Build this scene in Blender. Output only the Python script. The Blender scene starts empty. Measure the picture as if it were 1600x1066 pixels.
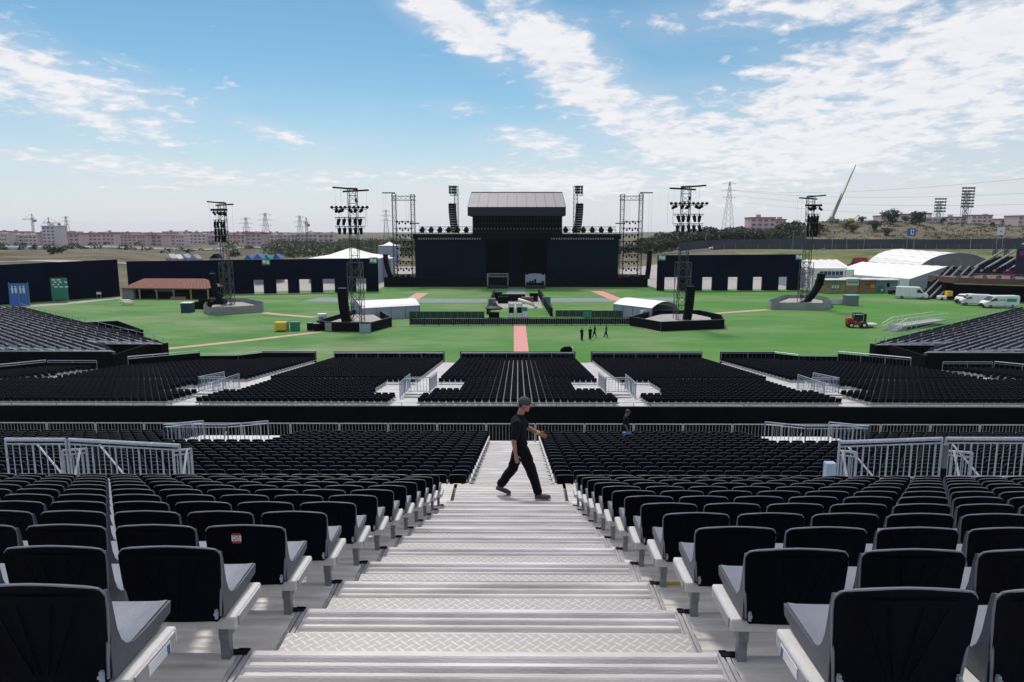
import bpy, bmesh, math, random
import numpy as np
from mathutils import Vector, Matrix
random.seed(7); rng = np.random.default_rng(7)
R = math.radians
scene = bpy.context.scene
COL = scene.collection

# ------------------------------------------------------------ camera
CH = 15.2                       # eye height over the turf
PITCH, YAW, FPX = R(8.94), R(0.469), 1100.0
cam = bpy.data.cameras.new('camera'); cam.sensor_width = 36; cam.lens = 36 * FPX / 1600
cam.clip_start = 0.05; cam.clip_end = 20000
camo = bpy.data.objects.new('camera', cam); COL.objects.link(camo)
camo.location = (0, 0, CH); camo.rotation_euler = (R(90) - PITCH, 0, YAW)
scene.camera = camo
cF = Vector((-math.sin(YAW) * math.cos(PITCH), math.cos(YAW) * math.cos(PITCH), -math.sin(PITCH)))
cR = Vector((math.cos(YAW), math.sin(YAW), 0)); cU = cR.cross(cF)
def ray(x, y): return cF + cR * ((x - 800) / FPX) + cU * ((533 - y) / FPX)
def gp(x, y, z=0.0):            # where a sight line meets the level z
    d = ray(x, y); return Vector((0, 0, CH)) + d * ((z - CH) / d.z)
def at(x, y, Y):                # where a sight line meets the distance Y
    d = ray(x, y); return Vector((0, 0, CH)) + d * (Y / d.y)

# ------------------------------------------------------------ world, sun
SUN_EL, SUN_AZ = R(57), R(-16)
w = bpy.data.worlds.new('World'); scene.world = w; w.use_nodes = True
nt = w.node_tree; nt.nodes.clear()
class NG:
    def __init__(s, nt): s.nt = nt
    def n(s, t, **k):
        o = s.nt.nodes.new(t)
        for a, b in k.items(): setattr(o, a, b)
        return o
    def l(s, a, b): s.nt.links.new(a, b)
    def m(s, op, a, b=None, c=None, clamp=False):
        o = s.n('ShaderNodeMath', operation=op, use_clamp=clamp)
        for i, v in enumerate((a, b, c)):
            if v is None: continue
            if isinstance(v, (int, float)): o.inputs[i].default_value = v
            else: s.l(v, o.inputs[i])
        return o.outputs[0]
g = NG(nt)
sky = g.n('ShaderNodeTexSky', sky_type='NISHITA', sun_disc=False, sun_elevation=SUN_EL, sun_rotation=SUN_AZ)
sky.altitude = 650; sky.air_density = 1.0; sky.dust_density = 0.55; sky.ozone_density = 2.2
tc = g.n('ShaderNodeTexCoord'); sep = g.n('ShaderNodeSeparateXYZ'); g.l(tc.outputs['Generated'], sep.inputs[0])
dx, dy, dz = sep.outputs
hyp = g.m('SQRT', g.m('ADD', g.m('MULTIPLY', dx, dx), g.m('MULTIPLY', dy, dy)))
AZ = g.m('ARCTAN2', dx, dy)                     # azimuth, 0 = towards the stage
EL = g.m('ARCTAN2', dz, hyp)
zc = g.m('MAXIMUM', g.m('ADD', dz, 0.16), 0.05)
cx = g.m('DIVIDE', dx, zc); cy = g.m('DIVIDE', dy, zc)
cmb = g.n('ShaderNodeCombineXYZ'); g.l(cx, cmb.inputs[0]); g.l(cy, cmb.inputs[1])
def noise(vec, scale, detail, rough, dist=0.0, w_=0.0):
    o = g.n('ShaderNodeTexNoise', noise_dimensions='4D'); g.l(vec, o.inputs['Vector'])
    o.inputs['W'].default_value = w_
    for k, v in (('Scale', scale), ('Detail', detail), ('Roughness', rough), ('Distortion', dist)): o.inputs[k].default_value = v
    return o.outputs['Fac']
n1 = noise(cmb.outputs[0], 1.5, 9, 0.60, 0.5, 1.3)
n2 = noise(cmb.outputs[0], 9.0, 9, 0.62, 0.25, 4.0)
cmb2 = g.n('ShaderNodeCombineXYZ'); g.l(AZ, cmb2.inputs[0]); g.l(g.m('MULTIPLY', EL, 2.2), cmb2.inputs[1])
n3 = noise(cmb2.outputs[0], 4.5, 7, 0.6, 0.4, 2.0)
def pdir(x, y):
    d = ray(x, y); return math.atan2(d.x, d.y), math.atan2(d.z, math.hypot(d.x, d.y))
# cloud fields: centre, half sizes in degrees-ish of the photo's pixels, tilt, weight
blobs = [(95, 130, 170, 46, 14, 1.0), (170, 185, 130, 26, 6, .9), (195, 99, 48, 11, 14, .75), (420, 205, 66, 15, 14, .85),
         (720, 40, 120, 36, 28, 1.1), (900, 120, 170, 52, 38, 1.15), (1040, 215, 190, 55, 30, 1.0), (840, 225, 90, 26, 8, .9),
         (1400, 150, 270, 95, 172, 1.2), (1520, 70, 170, 70, 168, 1.1), (1270, 8, 190, 32, 0, 1.05), (1260, 235, 230, 55, 176, 1.0),
         (1150, 20, 70, 30, 20, .8), (720, 170, 60, 14, 0, .6), (200, 262, 330, 16, 4, .75), (520, 278, 420, 16, -3, .6), (960, 285, 260, 30, 0, .8)]
mask = None
for (bx, by, sx, sy, rot, wt) in blobs:
    a0, e0 = pdir(bx, by); k = 1 / FPX; c, s = math.cos(R(rot)), math.sin(R(rot))
    da = g.m('SUBTRACT', AZ, a0); de = g.m('SUBTRACT', e0, EL)
    p = g.m('DIVIDE', g.m('ADD', g.m('MULTIPLY', da, c), g.m('MULTIPLY', de, s)), sx * k)
    q = g.m('DIVIDE', g.m('SUBTRACT', g.m('MULTIPLY', de, c), g.m('MULTIPLY', da, s)), sy * k)
    r2 = g.m('ADD', g.m('MULTIPLY', p, p), g.m('MULTIPLY', q, q))
    v = g.m('MULTIPLY', g.m('EXPONENT', g.m('MULTIPLY', r2, -0.8)), wt)
    mask = v if mask is None else g.m('MAXIMUM', mask, v)
ov = g.m('MULTIPLY', g.m('SUBTRACT', EL, .42), 5.0, clamp=True)      # unseen cloud added overhead to whiten and soften the ambient light
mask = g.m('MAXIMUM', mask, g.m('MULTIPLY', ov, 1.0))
# puffs gathered where the fields lie
det = g.m('ADD', g.m('MULTIPLY', n1, 1.3), g.m('MULTIPLY', n2, 1.7))
det = g.m('SUBTRACT', g.m('ADD', det, g.m('MULTIPLY', n3, 0.6)), .78)      # about 1.0 on average
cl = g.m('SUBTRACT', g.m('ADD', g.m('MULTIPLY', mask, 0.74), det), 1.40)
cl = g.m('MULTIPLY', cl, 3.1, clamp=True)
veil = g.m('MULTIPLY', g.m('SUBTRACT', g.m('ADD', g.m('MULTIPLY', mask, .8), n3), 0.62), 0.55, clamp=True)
# thin high cloud thickening to the horizon
eq_ = g.m('DIVIDE', g.m('MAXIMUM', EL, 0.0), .118)
hz = g.m('EXPONENT', g.m('MULTIPLY', g.m('MULTIPLY', eq_, eq_), -1.0))
hz = g.m('MULTIPLY', hz, g.m('ADD', 0.55, g.m('MULTIPLY', n3, 0.85)), clamp=True)
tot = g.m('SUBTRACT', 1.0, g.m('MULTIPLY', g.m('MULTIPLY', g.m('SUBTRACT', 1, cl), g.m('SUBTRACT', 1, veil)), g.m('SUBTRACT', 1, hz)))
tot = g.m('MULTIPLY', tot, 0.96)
mix = g.n('ShaderNodeMix', data_type='RGBA'); g.l(tot, mix.inputs['Factor'])
tint = g.n('ShaderNodeMix', data_type='RGBA', blend_type='MULTIPLY'); tint.inputs['Factor'].default_value = 1; tint.inputs['B'].default_value = (.78, 1.10, 1.10, 1)
g.l(sky.outputs[0], tint.inputs['A']); g.l(tint.outputs['Result'], mix.inputs['A']); mix.inputs['B'].default_value = (8.0, 8.0, 8.8, 1)
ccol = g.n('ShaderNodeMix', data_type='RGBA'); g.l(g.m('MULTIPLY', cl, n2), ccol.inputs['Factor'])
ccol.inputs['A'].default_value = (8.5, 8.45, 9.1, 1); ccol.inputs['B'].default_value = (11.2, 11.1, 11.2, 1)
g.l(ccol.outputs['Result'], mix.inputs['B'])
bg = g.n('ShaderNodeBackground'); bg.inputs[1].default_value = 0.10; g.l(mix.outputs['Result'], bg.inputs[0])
wo = g.n('ShaderNodeOutputWorld'); g.l(bg.outputs[0], wo.inputs[0])

sl = bpy.data.lights.new('sun', 'SUN'); sl.energy = 2.9; sl.angle = R(9); sl.color = (1, .93, .85)
so = bpy.data.objects.new('sun', sl); COL.objects.link(so)
sd = Vector((math.sin(SUN_AZ) * math.cos(SUN_EL), math.cos(SUN_AZ) * math.cos(SUN_EL), math.sin(SUN_EL)))
so.rotation_euler = sd.to_track_quat('Z', 'Y').to_euler(); so.location = (-50, 80, 120)
scene.view_settings.view_transform = 'Standard'; scene.view_settings.look = 'None'
scene.view_settings.exposure = -0.14; scene.view_settings.gamma = 1

# ------------------------------------------------------------ materials
def mat(name, col, rough=.6, metal=0., var=.25, scale=3., bump=0., bscale=30., spec=.5, stretch=None, col2=None):
    m = bpy.data.materials.new(name); m.use_nodes = True; t = m.node_tree; gg = NG(t)
    b = t.nodes['Principled BSDF']; b.inputs['Roughness'].default_value = rough; b.inputs['Metallic'].default_value = metal
    b.inputs['Specular IOR Level'].default_value = spec
    c = Vector(col[:3])
    if var or col2:
        tcn = gg.n('ShaderNodeTexCoord'); mp = gg.n('ShaderNodeMapping'); gg.l(tcn.outputs['Object'], mp.inputs[0])
        if stretch: mp.inputs['Scale'].default_value = stretch
        no = gg.n('ShaderNodeTexNoise'); no.inputs['Scale'].default_value = scale; no.inputs['Detail'].default_value = 6; no.inputs['Roughness'].default_value = .6
        gg.l(mp.outputs[0], no.inputs['Vector'])
        cr = gg.n('ShaderNodeValToRGB'); gg.l(no.outputs['Fac'], cr.inputs[0])
        a = c * (1 - var); z = Vector(col2) if col2 else c * (1 + var)
        cr.color_ramp.elements[0].position = .3; cr.color_ramp.elements[1].position = .7
        cr.color_ramp.elements[0].color = (*a, 1); cr.color_ramp.elements[1].color = (*z, 1)
        gg.l(cr.outputs[0], b.inputs['Base Color'])
        rr = gg.n('ShaderNodeMapRange'); gg.l(no.outputs['Fac'], rr.inputs[0])
        rr.inputs[3].default_value = max(0, rough - .1); rr.inputs[4].default_value = min(1, rough + .1); gg.l(rr.outputs[0], b.inputs['Roughness'])
        if bump:
            nb = gg.n('ShaderNodeTexNoise'); nb.inputs['Scale'].default_value = bscale; nb.inputs['Detail'].default_value = 4
            gg.l(mp.outputs[0], nb.inputs['Vector'])
            bp = gg.n('ShaderNodeBump'); bp.inputs['Strength'].default_value = bump; bp.inputs['Distance'].default_value = .02
            gg.l(nb.outputs['Fac'], bp.inputs['Height']); gg.l(bp.outputs[0], b.inputs['Normal'])
    else: b.inputs['Base Color'].default_value = (*c, 1)
    return m
M = {}
M['seat'] = mat('seat_plastic', (.0016, .0022, .0062), .55, 0, .5, 7, .12, 50, .05, stretch=(1, 1, .25))
M['pan'] = mat('seat_pan_sheen', (.15, .155, .195), .4, 0, .2, 6, .1, 60, .7)  # same black plastic as the back, sun sheen put into its grey
M['web'] = mat('seat_side_sheen', (.055, .06, .082), .45, 0, .25, 6, .1, 60, .5)  # same plastic, light on the sides painted as a dimmer grey
M['beam'] = mat('beam_paint', (.56, .55, .55), .5, 0, .18, 5, .15, 40)
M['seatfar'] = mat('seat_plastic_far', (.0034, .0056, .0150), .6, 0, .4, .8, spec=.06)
M['rimfar'] = mat('seat_rim_far_lit', (.022, .024, .032), .6, 0, .3, .8, spec=.3)  # sunlit top edges of far seats painted as a lighter grey
M['sidedeck'] = mat('side_stand_deck', (.15, .16, .22), .6, 0, .3, .6)
M['navyseat'] = mat('navy_seat', (.010, .013, .030), .5, 0, .4, .8, spec=.2)
M['white'] = mat('white_paint', (.72, .72, .74), .45, 0, .12, 5, .1, 40)
M['alu'] = mat('aluminium_deck', (.47, .455, .465), .5, .1, .36, 1.5, .2, 50, .4, stretch=(.7, 5, 1))
M['alu2'] = mat('aluminium_frame', (.36, .36, .38), .42, .4, .25, 4, .1, 60)
M['aluside'] = mat('aluminium_side_deck', (.52, .50, .49), .5, .1, .3, 1.4, .12, 60, .4, stretch=(1, 5, 1))
M['galv'] = mat('galvanised_steel', (.33, .38, .46), .42, .35, .25, 14, .1, 80)
M['post'] = mat('post_steel', (.20, .21, .23), .45, .4, .3, 10)
M['black'] = mat('black_scrim', (.004, .004, .006), .95, 0, .4, .6, .15, 8, .08)
M['navy'] = mat('navy_scrim', (.0010, .0042, .019), .9, 0, .35, .25, .3, 2, .05, stretch=(1, 1, .3))
M['screen'] = mat('led_screen', (.0016, .0100, .023), .7, 0, .25, .15, 0, 2, .06)
M['blackmetal'] = mat('black_steel', (.004, .0045, .007), .7, 0, .4, 3, spec=.1)
M['truss'] = mat('dark_truss', (.035, .038, .045), .5, .3, .3, 2)
M['tower'] = mat('steel_tower', (.10, .11, .12), .5, .3, .3, 1)
M['rooftop'] = mat('grey_membrane', (.20, .197, .235), .6, 0, .15, .3, .2, 1.5)
M['fascia'] = mat('roof_fascia', (.010, .012, .028), .7, 0, .25, .3, .2, 1)
M['tent'] = mat('white_tent', (.78, .77, .76), .55, 0, .06, .4, .15, 1.5)
M['tentgrey'] = mat('tent_wall', (.34, .37, .47), .6, 0, .12, .4, .2, 1.5)
M['hangarend'] = mat('hangar_end', (.16, .16, .18), .7, 0, .2, .5)
M['red'] = mat('red_paint', (.32, .018, .022), .4, 0, .2, 2)
M['pinkmat'] = mat('pink_path', (.60, .27, .25), .9, 0, .15, 1.2)
M['tanmat'] = mat('tan_path', (.50, .31, .24), .9, 0, .2, .8)
M['greytrack'] = mat('grey_track', (.17, .22, .23), .8, 0, .2, .6)
M['bluebox'] = mat('blue_plastic', (.03, .13, .42), .45, 0, .15, 2)
M['bluepale'] = mat('blue_sheet', (.30, .40, .55), .5, 0, .15, 2)
M['greensign'] = mat('green_sign', (.03, .22, .13), .5, 0, .12, 2)
M['teal'] = mat('teal_plastic', (.02, .25, .2), .5, 0, .2, 2)
M['yellow'] = mat('yellow_paint', (.75, .48, .03), .5, 0, .15, 2)
M['orange'] = mat('orange_paint', (.7, .25, .05), .5, 0, .15, 2)
M['shedroof'] = mat('tile_roof', (.22, .095, .075), .85, 0, .25, 1.5, .4, 8)
M['wood'] = mat('plywood', (.36, .26, .15), .8, 0, .25, .8, .2, 6)
M['woodred'] = mat('cedar_boards', (.33, .17, .09), .8, 0, .25, .8, .2, 6)
M['bluepanel'] = mat('blue_panel', (.25, .34, .42), .6, 0, .15, .6)
M['glass'] = mat('dark_glass', (.015, .03, .05), .1, 0, 0, 1)
M['tyre'] = mat('tyre', (.012, .012, .012), .8, 0, 0)
M['vanwhite'] = mat('van_paint', (.75, .76, .78), .3, 0, .06, 1)
M['skin'] = mat('skin', (.34, .17, .12), .55, 0, .12, 12)
M['cloth'] = mat('black_cotton', (.008, .009, .013), .9, 0, .35, 10, .4, 35, .15)
M['trouser'] = mat('black_trousers', (.005, .005, .007), .9, 0, .3, 8, .4, 25, .15)
M['shoe'] = mat('grey_shoe', (.045, .045, .048), .7, 0, .2, 20)
M['cap'] = mat('grey_cap', (.05, .055, .06), .85, 0, .25, 30, .3, 80)
M['hair'] = mat('dark_hair', (.015, .011, .009), .8, 0, .3, 40)
M['denim'] = mat('blue_cloth', (.06, .13, .34), .8, 0, .25, 8)
M['bark'] = mat('bark', (.07, .05, .035), .9, 0, .3, 6)
M['leafd'] = mat('foliage_dark', (.020, .040, .018), .7, 0, .5, .35, col2=(.06, .09, .03))
M['leafm'] = mat('foliage_olive', (.040, .060, .025), .7, 0, .4, .3, col2=(.085, .11, .045))
M['asphalt'] = mat('asphalt', (.06, .06, .065), .9, 0, .25, .3)
M['concrete'] = mat('concrete', (.28, .28, .29), .85, 0, .2, .4)
M['gravel'] = mat('pale_gravel', (.34, .32, .31), .9, 0, .2, .5)
M['barr'] = mat('shaded_barrier', (.05, .055, .075), .8, 0, .3, .05)  # shadowed concrete, the shade put into its dark colour
M['ochre'] = mat('yellow_edge', (.55, .42, .04), .6, 0, .35, 12)
M['brown'] = mat('brown_beam', (.13, .07, .06), .8, 0, .3, .6)
M['purple'] = mat('magenta_banner', (.22, .03, .17), .6, 0, .4, .4)
for i, c in enumerate([(.33, .17, .15), (.40, .27, .23), (.45, .38, .34), (.30, .13, .11), (.28, .27, .30)]): c = tuple(.50 * v_ + .50 * k_ for v_, k_ in zip(c, (.95, .78, .84))); M['bld%d' % i] = mat('facade_hazed_%d' % i, c, .85, 0, .12, .05)  # distance haze put into the colour by blending the facades pale
M['meadow'] = mat('dry_meadow', (.10, .13, .035), .95, 0, .45, .06, .3, 1, .1, col2=(.22, .24, .09))
M['fencegreen'] = mat('green_mesh', (.03, .055, .045), .8, 0, .3, 1)
M['bluedark'] = mat('petrol_blue', (.03, .07, .10), .6, 0, .2, 1)
M['cranegreen'] = mat('crane_paint', (.38, .42, .12), .5, 0, .1, 1)
HAZE = True
M['window'] = mat('window_dark', (.15, .14, .17), .4, 0, 0)
M['rooftile'] = mat('roof_dull', (.30, .11, .08), .85, 0, .15, .1)

# tread plate: raised diamond lattice on aluminium
def treadplate():
    m = bpy.data.materials.new('tread_plate'); m.use_nodes = True; t = m.node_tree; q = NG(t); b = t.nodes['Principled BSDF']
    tcn = q.n('ShaderNodeTexCoord'); s = q.n('ShaderNodeSeparateXYZ'); q.l(tcn.outputs['Object'], s.inputs[0])
    nz = q.n('ShaderNodeTexNoise'); nz.inputs['Scale'].default_value = 5; nz.inputs['Detail'].default_value = 5
    q.l(tcn.outputs['Object'], nz.inputs['Vector'])
    u = q.m('MULTIPLY', q.m('ADD', s.outputs[0], s.outputs[1]), 17); v = q.m('MULTIPLY', q.m('SUBTRACT', s.outputs[0], s.outputs[1]), 17)
    fu, fv = q.m('FRACT', u), q.m('FRACT', v)
    par = q.m('MODULO', q.m('ADD', q.m('FLOOR', u), q.m('FLOOR', v)), 2.0); par = q.m('GREATER_THAN', q.m('ABSOLUTE', par), .5)
    lu = q.m('LESS_THAN', q.m('ABSOLUTE', q.m('SUBTRACT', fu, .5)), .11); lv = q.m('LESS_THAN', q.m('ABSOLUTE', q.m('SUBTRACT', fv, .5)), .11)
    h = q.m('MAXIMUM', q.m('MULTIPLY', lu, q.m('ADD', .35, q.m('MULTIPLY', par, .65))), q.m('MULTIPLY', lv, q.m('SUBTRACT', 1, q.m('MULTIPLY', par, .65))))
    mx = q.n('ShaderNodeMix', data_type='RGBA'); q.l(q.m('MULTIPLY', h, q.m('ADD', nz.outputs['Fac'], .3), clamp=True), mx.inputs['Factor'])
    mx.inputs['A'].default_value = (.33, .32, .31, 1); mx.inputs['B'].default_value = (.54, .53, .52, 1)
    q.l(mx.outputs['Result'], b.inputs['Base Color']); b.inputs['Roughness'].default_value = .45; b.inputs['Metallic'].default_value = .2
    bp = q.n('ShaderNodeBump'); bp.inputs['Strength'].default_value = .6; bp.inputs['Distance'].default_value = .004
    q.l(h, bp.inputs['Height']); q.l(bp.outputs[0], b.inputs['Normal'])
    return m
M['tread'] = treadplate()

# ------------------------------------------------------------ mesh helpers
class MB:
    def __init__(s): s.v = []; s.f = []
    def quadbox(s, P):          # 8 points: 4 bottom, 4 top
        n = len(s.v); s.v += [tuple(p) for p in P]
        for f in ((3, 2, 1, 0), (4, 5, 6, 7), (0, 1, 5, 4), (1, 2, 6, 5), (2, 3, 7, 6), (3, 0, 4, 7)): s.f.append(tuple(n + i for i in f))
        return s
    def box(s, x0, x1, y0, y1, z0, z1):
        return s.quadbox([(x0, y0, z0), (x1, y0, z0), (x1, y1, z0), (x0, y1, z0), (x0, y0, z1), (x1, y0, z1), (x1, y1, z1), (x0, y1, z1)])
    def bbox(s, x0, x1, y0, y1, z0, z1, b):   # box with chamfered vertical and top edges
        n = len(s.v)
        ring = lambda i, z: [(x0 + i, y0 + b, z), (x0 + b, y0 + i, z), (x1 - b, y0 + i, z), (x1 - i, y0 + b, z), (x1 - i, y1 - b, z), (x1 - b, y1 - i, z), (x0 + b, y1 - i, z), (x0 + i, y1 - b, z)]
        s.v += ring(0, z0) + ring(0, z1 - b) + ring(b * .8, z1)
        for k in (0, 8):
            for i in range(8): s.f.append((n + k + i, n + k + (i + 1) % 8, n + k + 8 + (i + 1) % 8, n + k + 8 + i))
        s.f.append(tuple(n + 16 + i for i in range(8))); s.f.append(tuple(n + 7 - i for i in range(8)))
        return s
    def bar(s, a, b, r, n=4, r2=None):
        a, b = Vector(a), Vector(b); d = b - a
        if d.length < 1e-6: return s
        d.normalize(); up = Vector((0, 0, 1)) if abs(d.z) < .9 else Vector((0, 1, 0))
        x = d.cross(up).normalized(); y = x.cross(d); k = len(s.v); r2 = r if r2 is None else r2
        for p, rr in ((a, r), (b, r2)):
            for i in range(n):
                t = 2 * math.pi * (i + .5) / n; s.v.append(tuple(p + (x * math.cos(t) + y * math.sin(t)) * rr))
        for i in range(n): s.f.append((k + i, k + (i + 1) % n, k + n + (i + 1) % n, k + n + i))
        s.f.append(tuple(k + n - 1 - i for i in range(n))); s.f.append(tuple(k + n + i for i in range(n)))
        return s
    def path(s, pts, r, n=8):
        for a, b in zip(pts[:-1], pts[1:]): s.bar(a, b, r, n)
        return s
    def ell(s, c, rx, ry, rz, nu=10, nv=7, rot=None):
        k = len(s.v); c = Vector(c)
        for j in range(nv + 1):
            ph = math.pi * j / nv
            for i in range(nu):
                th = 2 * math.pi * i / nu
                p = Vector((rx * math.sin(ph) * math.cos(th), ry * math.sin(ph) * math.sin(th), rz * math.cos(ph)))
                if rot is not None: p = rot @ p
                s.v.append(tuple(c + p))
        for j in range(nv):
            for i in range(nu):
                s.f.append((k + j * nu + i, k + (j + 1) * nu + i, k + (j + 1) * nu + (i + 1) % nu, k + j * nu + (i + 1) % nu))
        return s
    def poly(s, pts): n = len(s.v); s.v += [tuple(p) for p in pts]; s.f.append(tuple(range(n, n + len(pts)))); return s
    def prism(s, pts, ext):     # closed outline extruded by a vector
        n = len(s.v); m = len(pts); e = Vector(ext)
        s.v += [tuple(Vector(p)) for p in pts] + [tuple(Vector(p) + e) for p in pts]
        s.f.append(tuple(n + i for i in range(m))); s.f.append(tuple(n + 2 * m - 1 - i for i in range(m)))
        for i in range(m): s.f.append((n + i, n + m + i, n + m + (i + 1) % m, n + (i + 1) % m))
        return s
    def lattice(s, x, y, z0, z1, w_, step, r, rd=None):    # square lattice mast
        h = w_ / 2; rd = rd or r * .6; C4 = [(x - h, y - h), (x + h, y - h), (x + h, y + h), (x - h, y + h)]
        for cx_, cy_ in C4: s.bar((cx_, cy_, z0), (cx_, cy_, z1), r)
        n = max(1, int(round((z1 - z0) / step))); st = (z1 - z0) / n
        for i in range(n + 1):
            for j in range(4): a, b = C4[j], C4[(j + 1) % 4]; s.bar((*a, z0 + i * st), (*b, z0 + i * st), rd)
        for i in range(n):
            for j in range(4):
                a, b = C4[j], C4[(j + 1) % 4]
                if (i + j) % 2: a, b = b, a
                s.bar((*a, z0 + i * st), (*b, z0 + (i + 1) * st), rd)
        return s
    def beamtruss(s, a, b, w_, step, r):
        a, b = Vector(a), Vector(b); d = (b - a); L = d.length; d.normalize(); side = d.cross(Vector((0, 0, 1))).normalized() * w_ / 2; up = Vector((0, 0, w_ / 2))
        offs = [side + up, side - up, -side - up, -side + up]
        for o in offs: s.bar(a + o, b + o, r)
        n = max(1, int(L / step))
        for i in range(n):
            p, q = a + d * (L * i / n), a + d * (L * (i + 1) / n)
            for j in range(4): s.bar(p + offs[j], q + offs[(j + (1 if i % 2 else 3)) % 4], r * .6)
        return s
    def mesh(s, name, m):
        me = bpy.data.meshes.new(name); me.from_pydata(s.v, [], s.f); me.materials.append(M[m] if isinstance(m, str) else m); me.update()
        return me
    def build(s, name, m, parent=None, smooth=False, autos=False):
        me = s.mesh(name, m)
        if smooth: me.polygons.foreach_set('use_smooth', [True] * len(me.polygons))
        return link(name, me, parent)
def link(name, me, parent=None):
    o = bpy.data.objects.new(name, me); COL.objects.link(o)
    if parent: o.parent = parent
    return o
def tag(o, label=None, cat=None, group=None, kind=None):
    if label: o['label'] = label
    if cat: o['category'] = cat
    if group: o['group'] = group
    if kind: o['kind'] = kind
    return o
def thing(name, label, cat, loc=(0, 0, 0), rz=0, group=None):
    o = bpy.data.objects.new(name, None); COL.objects.link(o); o.location = loc; o.rotation_euler = (0, 0, rz); o.empty_display_size = .2
    return tag(o, label, cat, group)
def struct(name, mb, m): return tag(mb.build(name, m), kind='structure')
def kids(o): return [c for c in bpy.data.objects if c.parent == o]
def make_dup(root):
    tree = [(c, [d for d in bpy.data.objects if d.parent == c]) for c in bpy.data.objects if c.parent == root]
    def dup(loc, rz=0, label=None, group=None, scale=None):
        r = root.copy(); COL.objects.link(r); r.location = loc; r.rotation_euler = (0, 0, rz)
        if scale: r.scale = scale
        if label: r['label'] = label
        if group: r['group'] = group
        for c, ds in tree:
            c2 = c.copy(); COL.objects.link(c2); c2.parent = r
            for d in ds: d2 = d.copy(); COL.objects.link(d2); d2.parent = c2
        return r
    return dup
ORD = ['zeroth', 'first', 'second', 'third', 'fourth', 'fifth', 'sixth', 'seventh', 'eighth', 'ninth', 'tenth', 'eleventh', 'twelfth', 'thirteenth', 'fourteenth', 'fifteenth', 'sixteenth', 'seventeenth', 'eighteenth', 'nineteenth', 'twentieth', 'twenty-first', 'twenty-second', 'twenty-third', 'twenty-fourth', 'twenty-fifth', 'twenty-sixth', 'twenty-seventh', 'twenty-eighth', 'twenty-ninth', 'thirtieth', 'thirty-first']
TXT = bpy.data.curves
def text(name, body, size, mt, parent, loc, rot, ext=.002, spacing=1.0):
    c = bpy.data.curves.new(name, 'FONT'); c.body = body; c.size = size; c.align_x = 'CENTER'; c.align_y = 'CENTER'; c.extrude = ext; c.resolution_u = 2
    c.space_line = .8
    tmp = bpy.data.objects.new('t', c); COL.objects.link(tmp); bpy.context.view_layer.update()
    me = bpy.data.meshes.new_from_object(tmp.evaluated_get(bpy.context.evaluated_depsgraph_get())); bpy.data.objects.remove(tmp)
    me.materials.clear(); me.materials.append(M[mt]); o = link(name, me, parent); o.location = loc; o.rotation_euler = rot
    return o

# ============================================================ TERRAIN
def sst(a, b, x): t = np.clip((x - a) / (b - a), 0, 1); return t * t * (3 - 2 * t)
def hgt(X, Y):
    X = np.asarray(X, float); Y = np.asarray(Y, float)
    u = X / np.maximum(Y, 60)
    wr = sst(.13, .30, u)
    crest = np.interp(u, [.1, .17, .25, .35, .42, .5, .6, .66, .8, 1.2], [4, 8.5, 10.5, 12.5, 20, 22.5, 20, 17, 16, 14])
    base = 6.0 * sst(225, 340, Y)
    hill = (crest - 6.0) * sst(415, 520, Y) * (1 - .5 * sst(700, 1500, Y))
    h = wr * (base + hill)
    wob = np.sin(X * .021 + 1.3) * np.sin(Y * .017 + .4) + .6 * np.sin(X * .05 + Y * .031) + .4 * np.sin(X * .11 - Y * .07)
    h = h + wob * 1.1 * sst(215, 330, Y) * (1 - .8 * wr) + wob * 1.3 * wr * sst(425, 470, Y)
    lb = sst(-.50, -.62, u) * 3.5 * sst(230, 330, Y) * (1 - sst(380, 520, Y))
    return h + lb
def H(x, y): return float(hgt(x, y))
def ground_mat():
    m = bpy.data.materials.new('turf_and_land'); m.use_nodes = True; t = m.node_tree; q = NG(t); b = t.nodes['Principled BSDF']
    b.inputs['Roughness'].default_value = .95; b.inputs['Specular IOR Level'].default_value = .15
    tcn = q.n('ShaderNodeTexCoord')
    def nz(s, d=6, r=.6, st=(1, 1, 1), off=0):
        mp = q.n('ShaderNodeMapping'); mp.inputs['Scale'].default_value = st; mp.inputs['Location'].default_value = (off, off, 0); q.l(tcn.outputs['Object'], mp.inputs[0])
        o = q.n('ShaderNodeTexNoise'); o.inputs['Scale'].default_value = s; o.inputs['Detail'].default_value = d; o.inputs['Roughness'].default_value = r; q.l(mp.outputs[0], o.inputs['Vector']); return o.outputs['Fac']
    def ramp(f, stops):
        c = q.n('ShaderNodeValToRGB'); q.l(f, c.inputs[0]); e = c.color_ramp.elements
        while len(e) < len(stops): e.new(.5)
        for i, (p, cc) in enumerate(stops): e[i].position = p; e[i].color = (*cc, 1)
        return c.outputs[0]
    return m, q, b, nz, ramp
m, q, b, nz, ramp = ground_mat(); M['land'] = m
c1 = ramp(nz(.012, 8, .62, (1, 2.2, 1)), [(.30, (.055, .062, .03)), (.46, (.13, .115, .075)), (.60, (.19, .165, .125)), (.75, (.085, .095, .042))])
c2 = ramp(nz(.25, 6, .7), [(.35, (.6, .6, .6)), (.65, (1.15, 1.15, 1.15))])
mx = q.n('ShaderNodeMix', data_type='RGBA', blend_type='MULTIPLY'); mx.inputs['Factor'].default_value = 1; q.l(c1, mx.inputs['A']); q.l(c2, mx.inputs['B'])
q.l(mx.outputs['Result'], b.inputs['Base Color'])
m, q, b, nz, ramp = ground_mat(); m.name = 'turf'; M['turf'] = m
c1 = ramp(nz(.045, 6, .62, (1, 1.6, 1), 31), [(.28, (.070, .190, .046)), (.44, (.090, .215, .066)), (.56, (.145, .240, .100)), (.70, (.200, .245, .135))])
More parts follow.
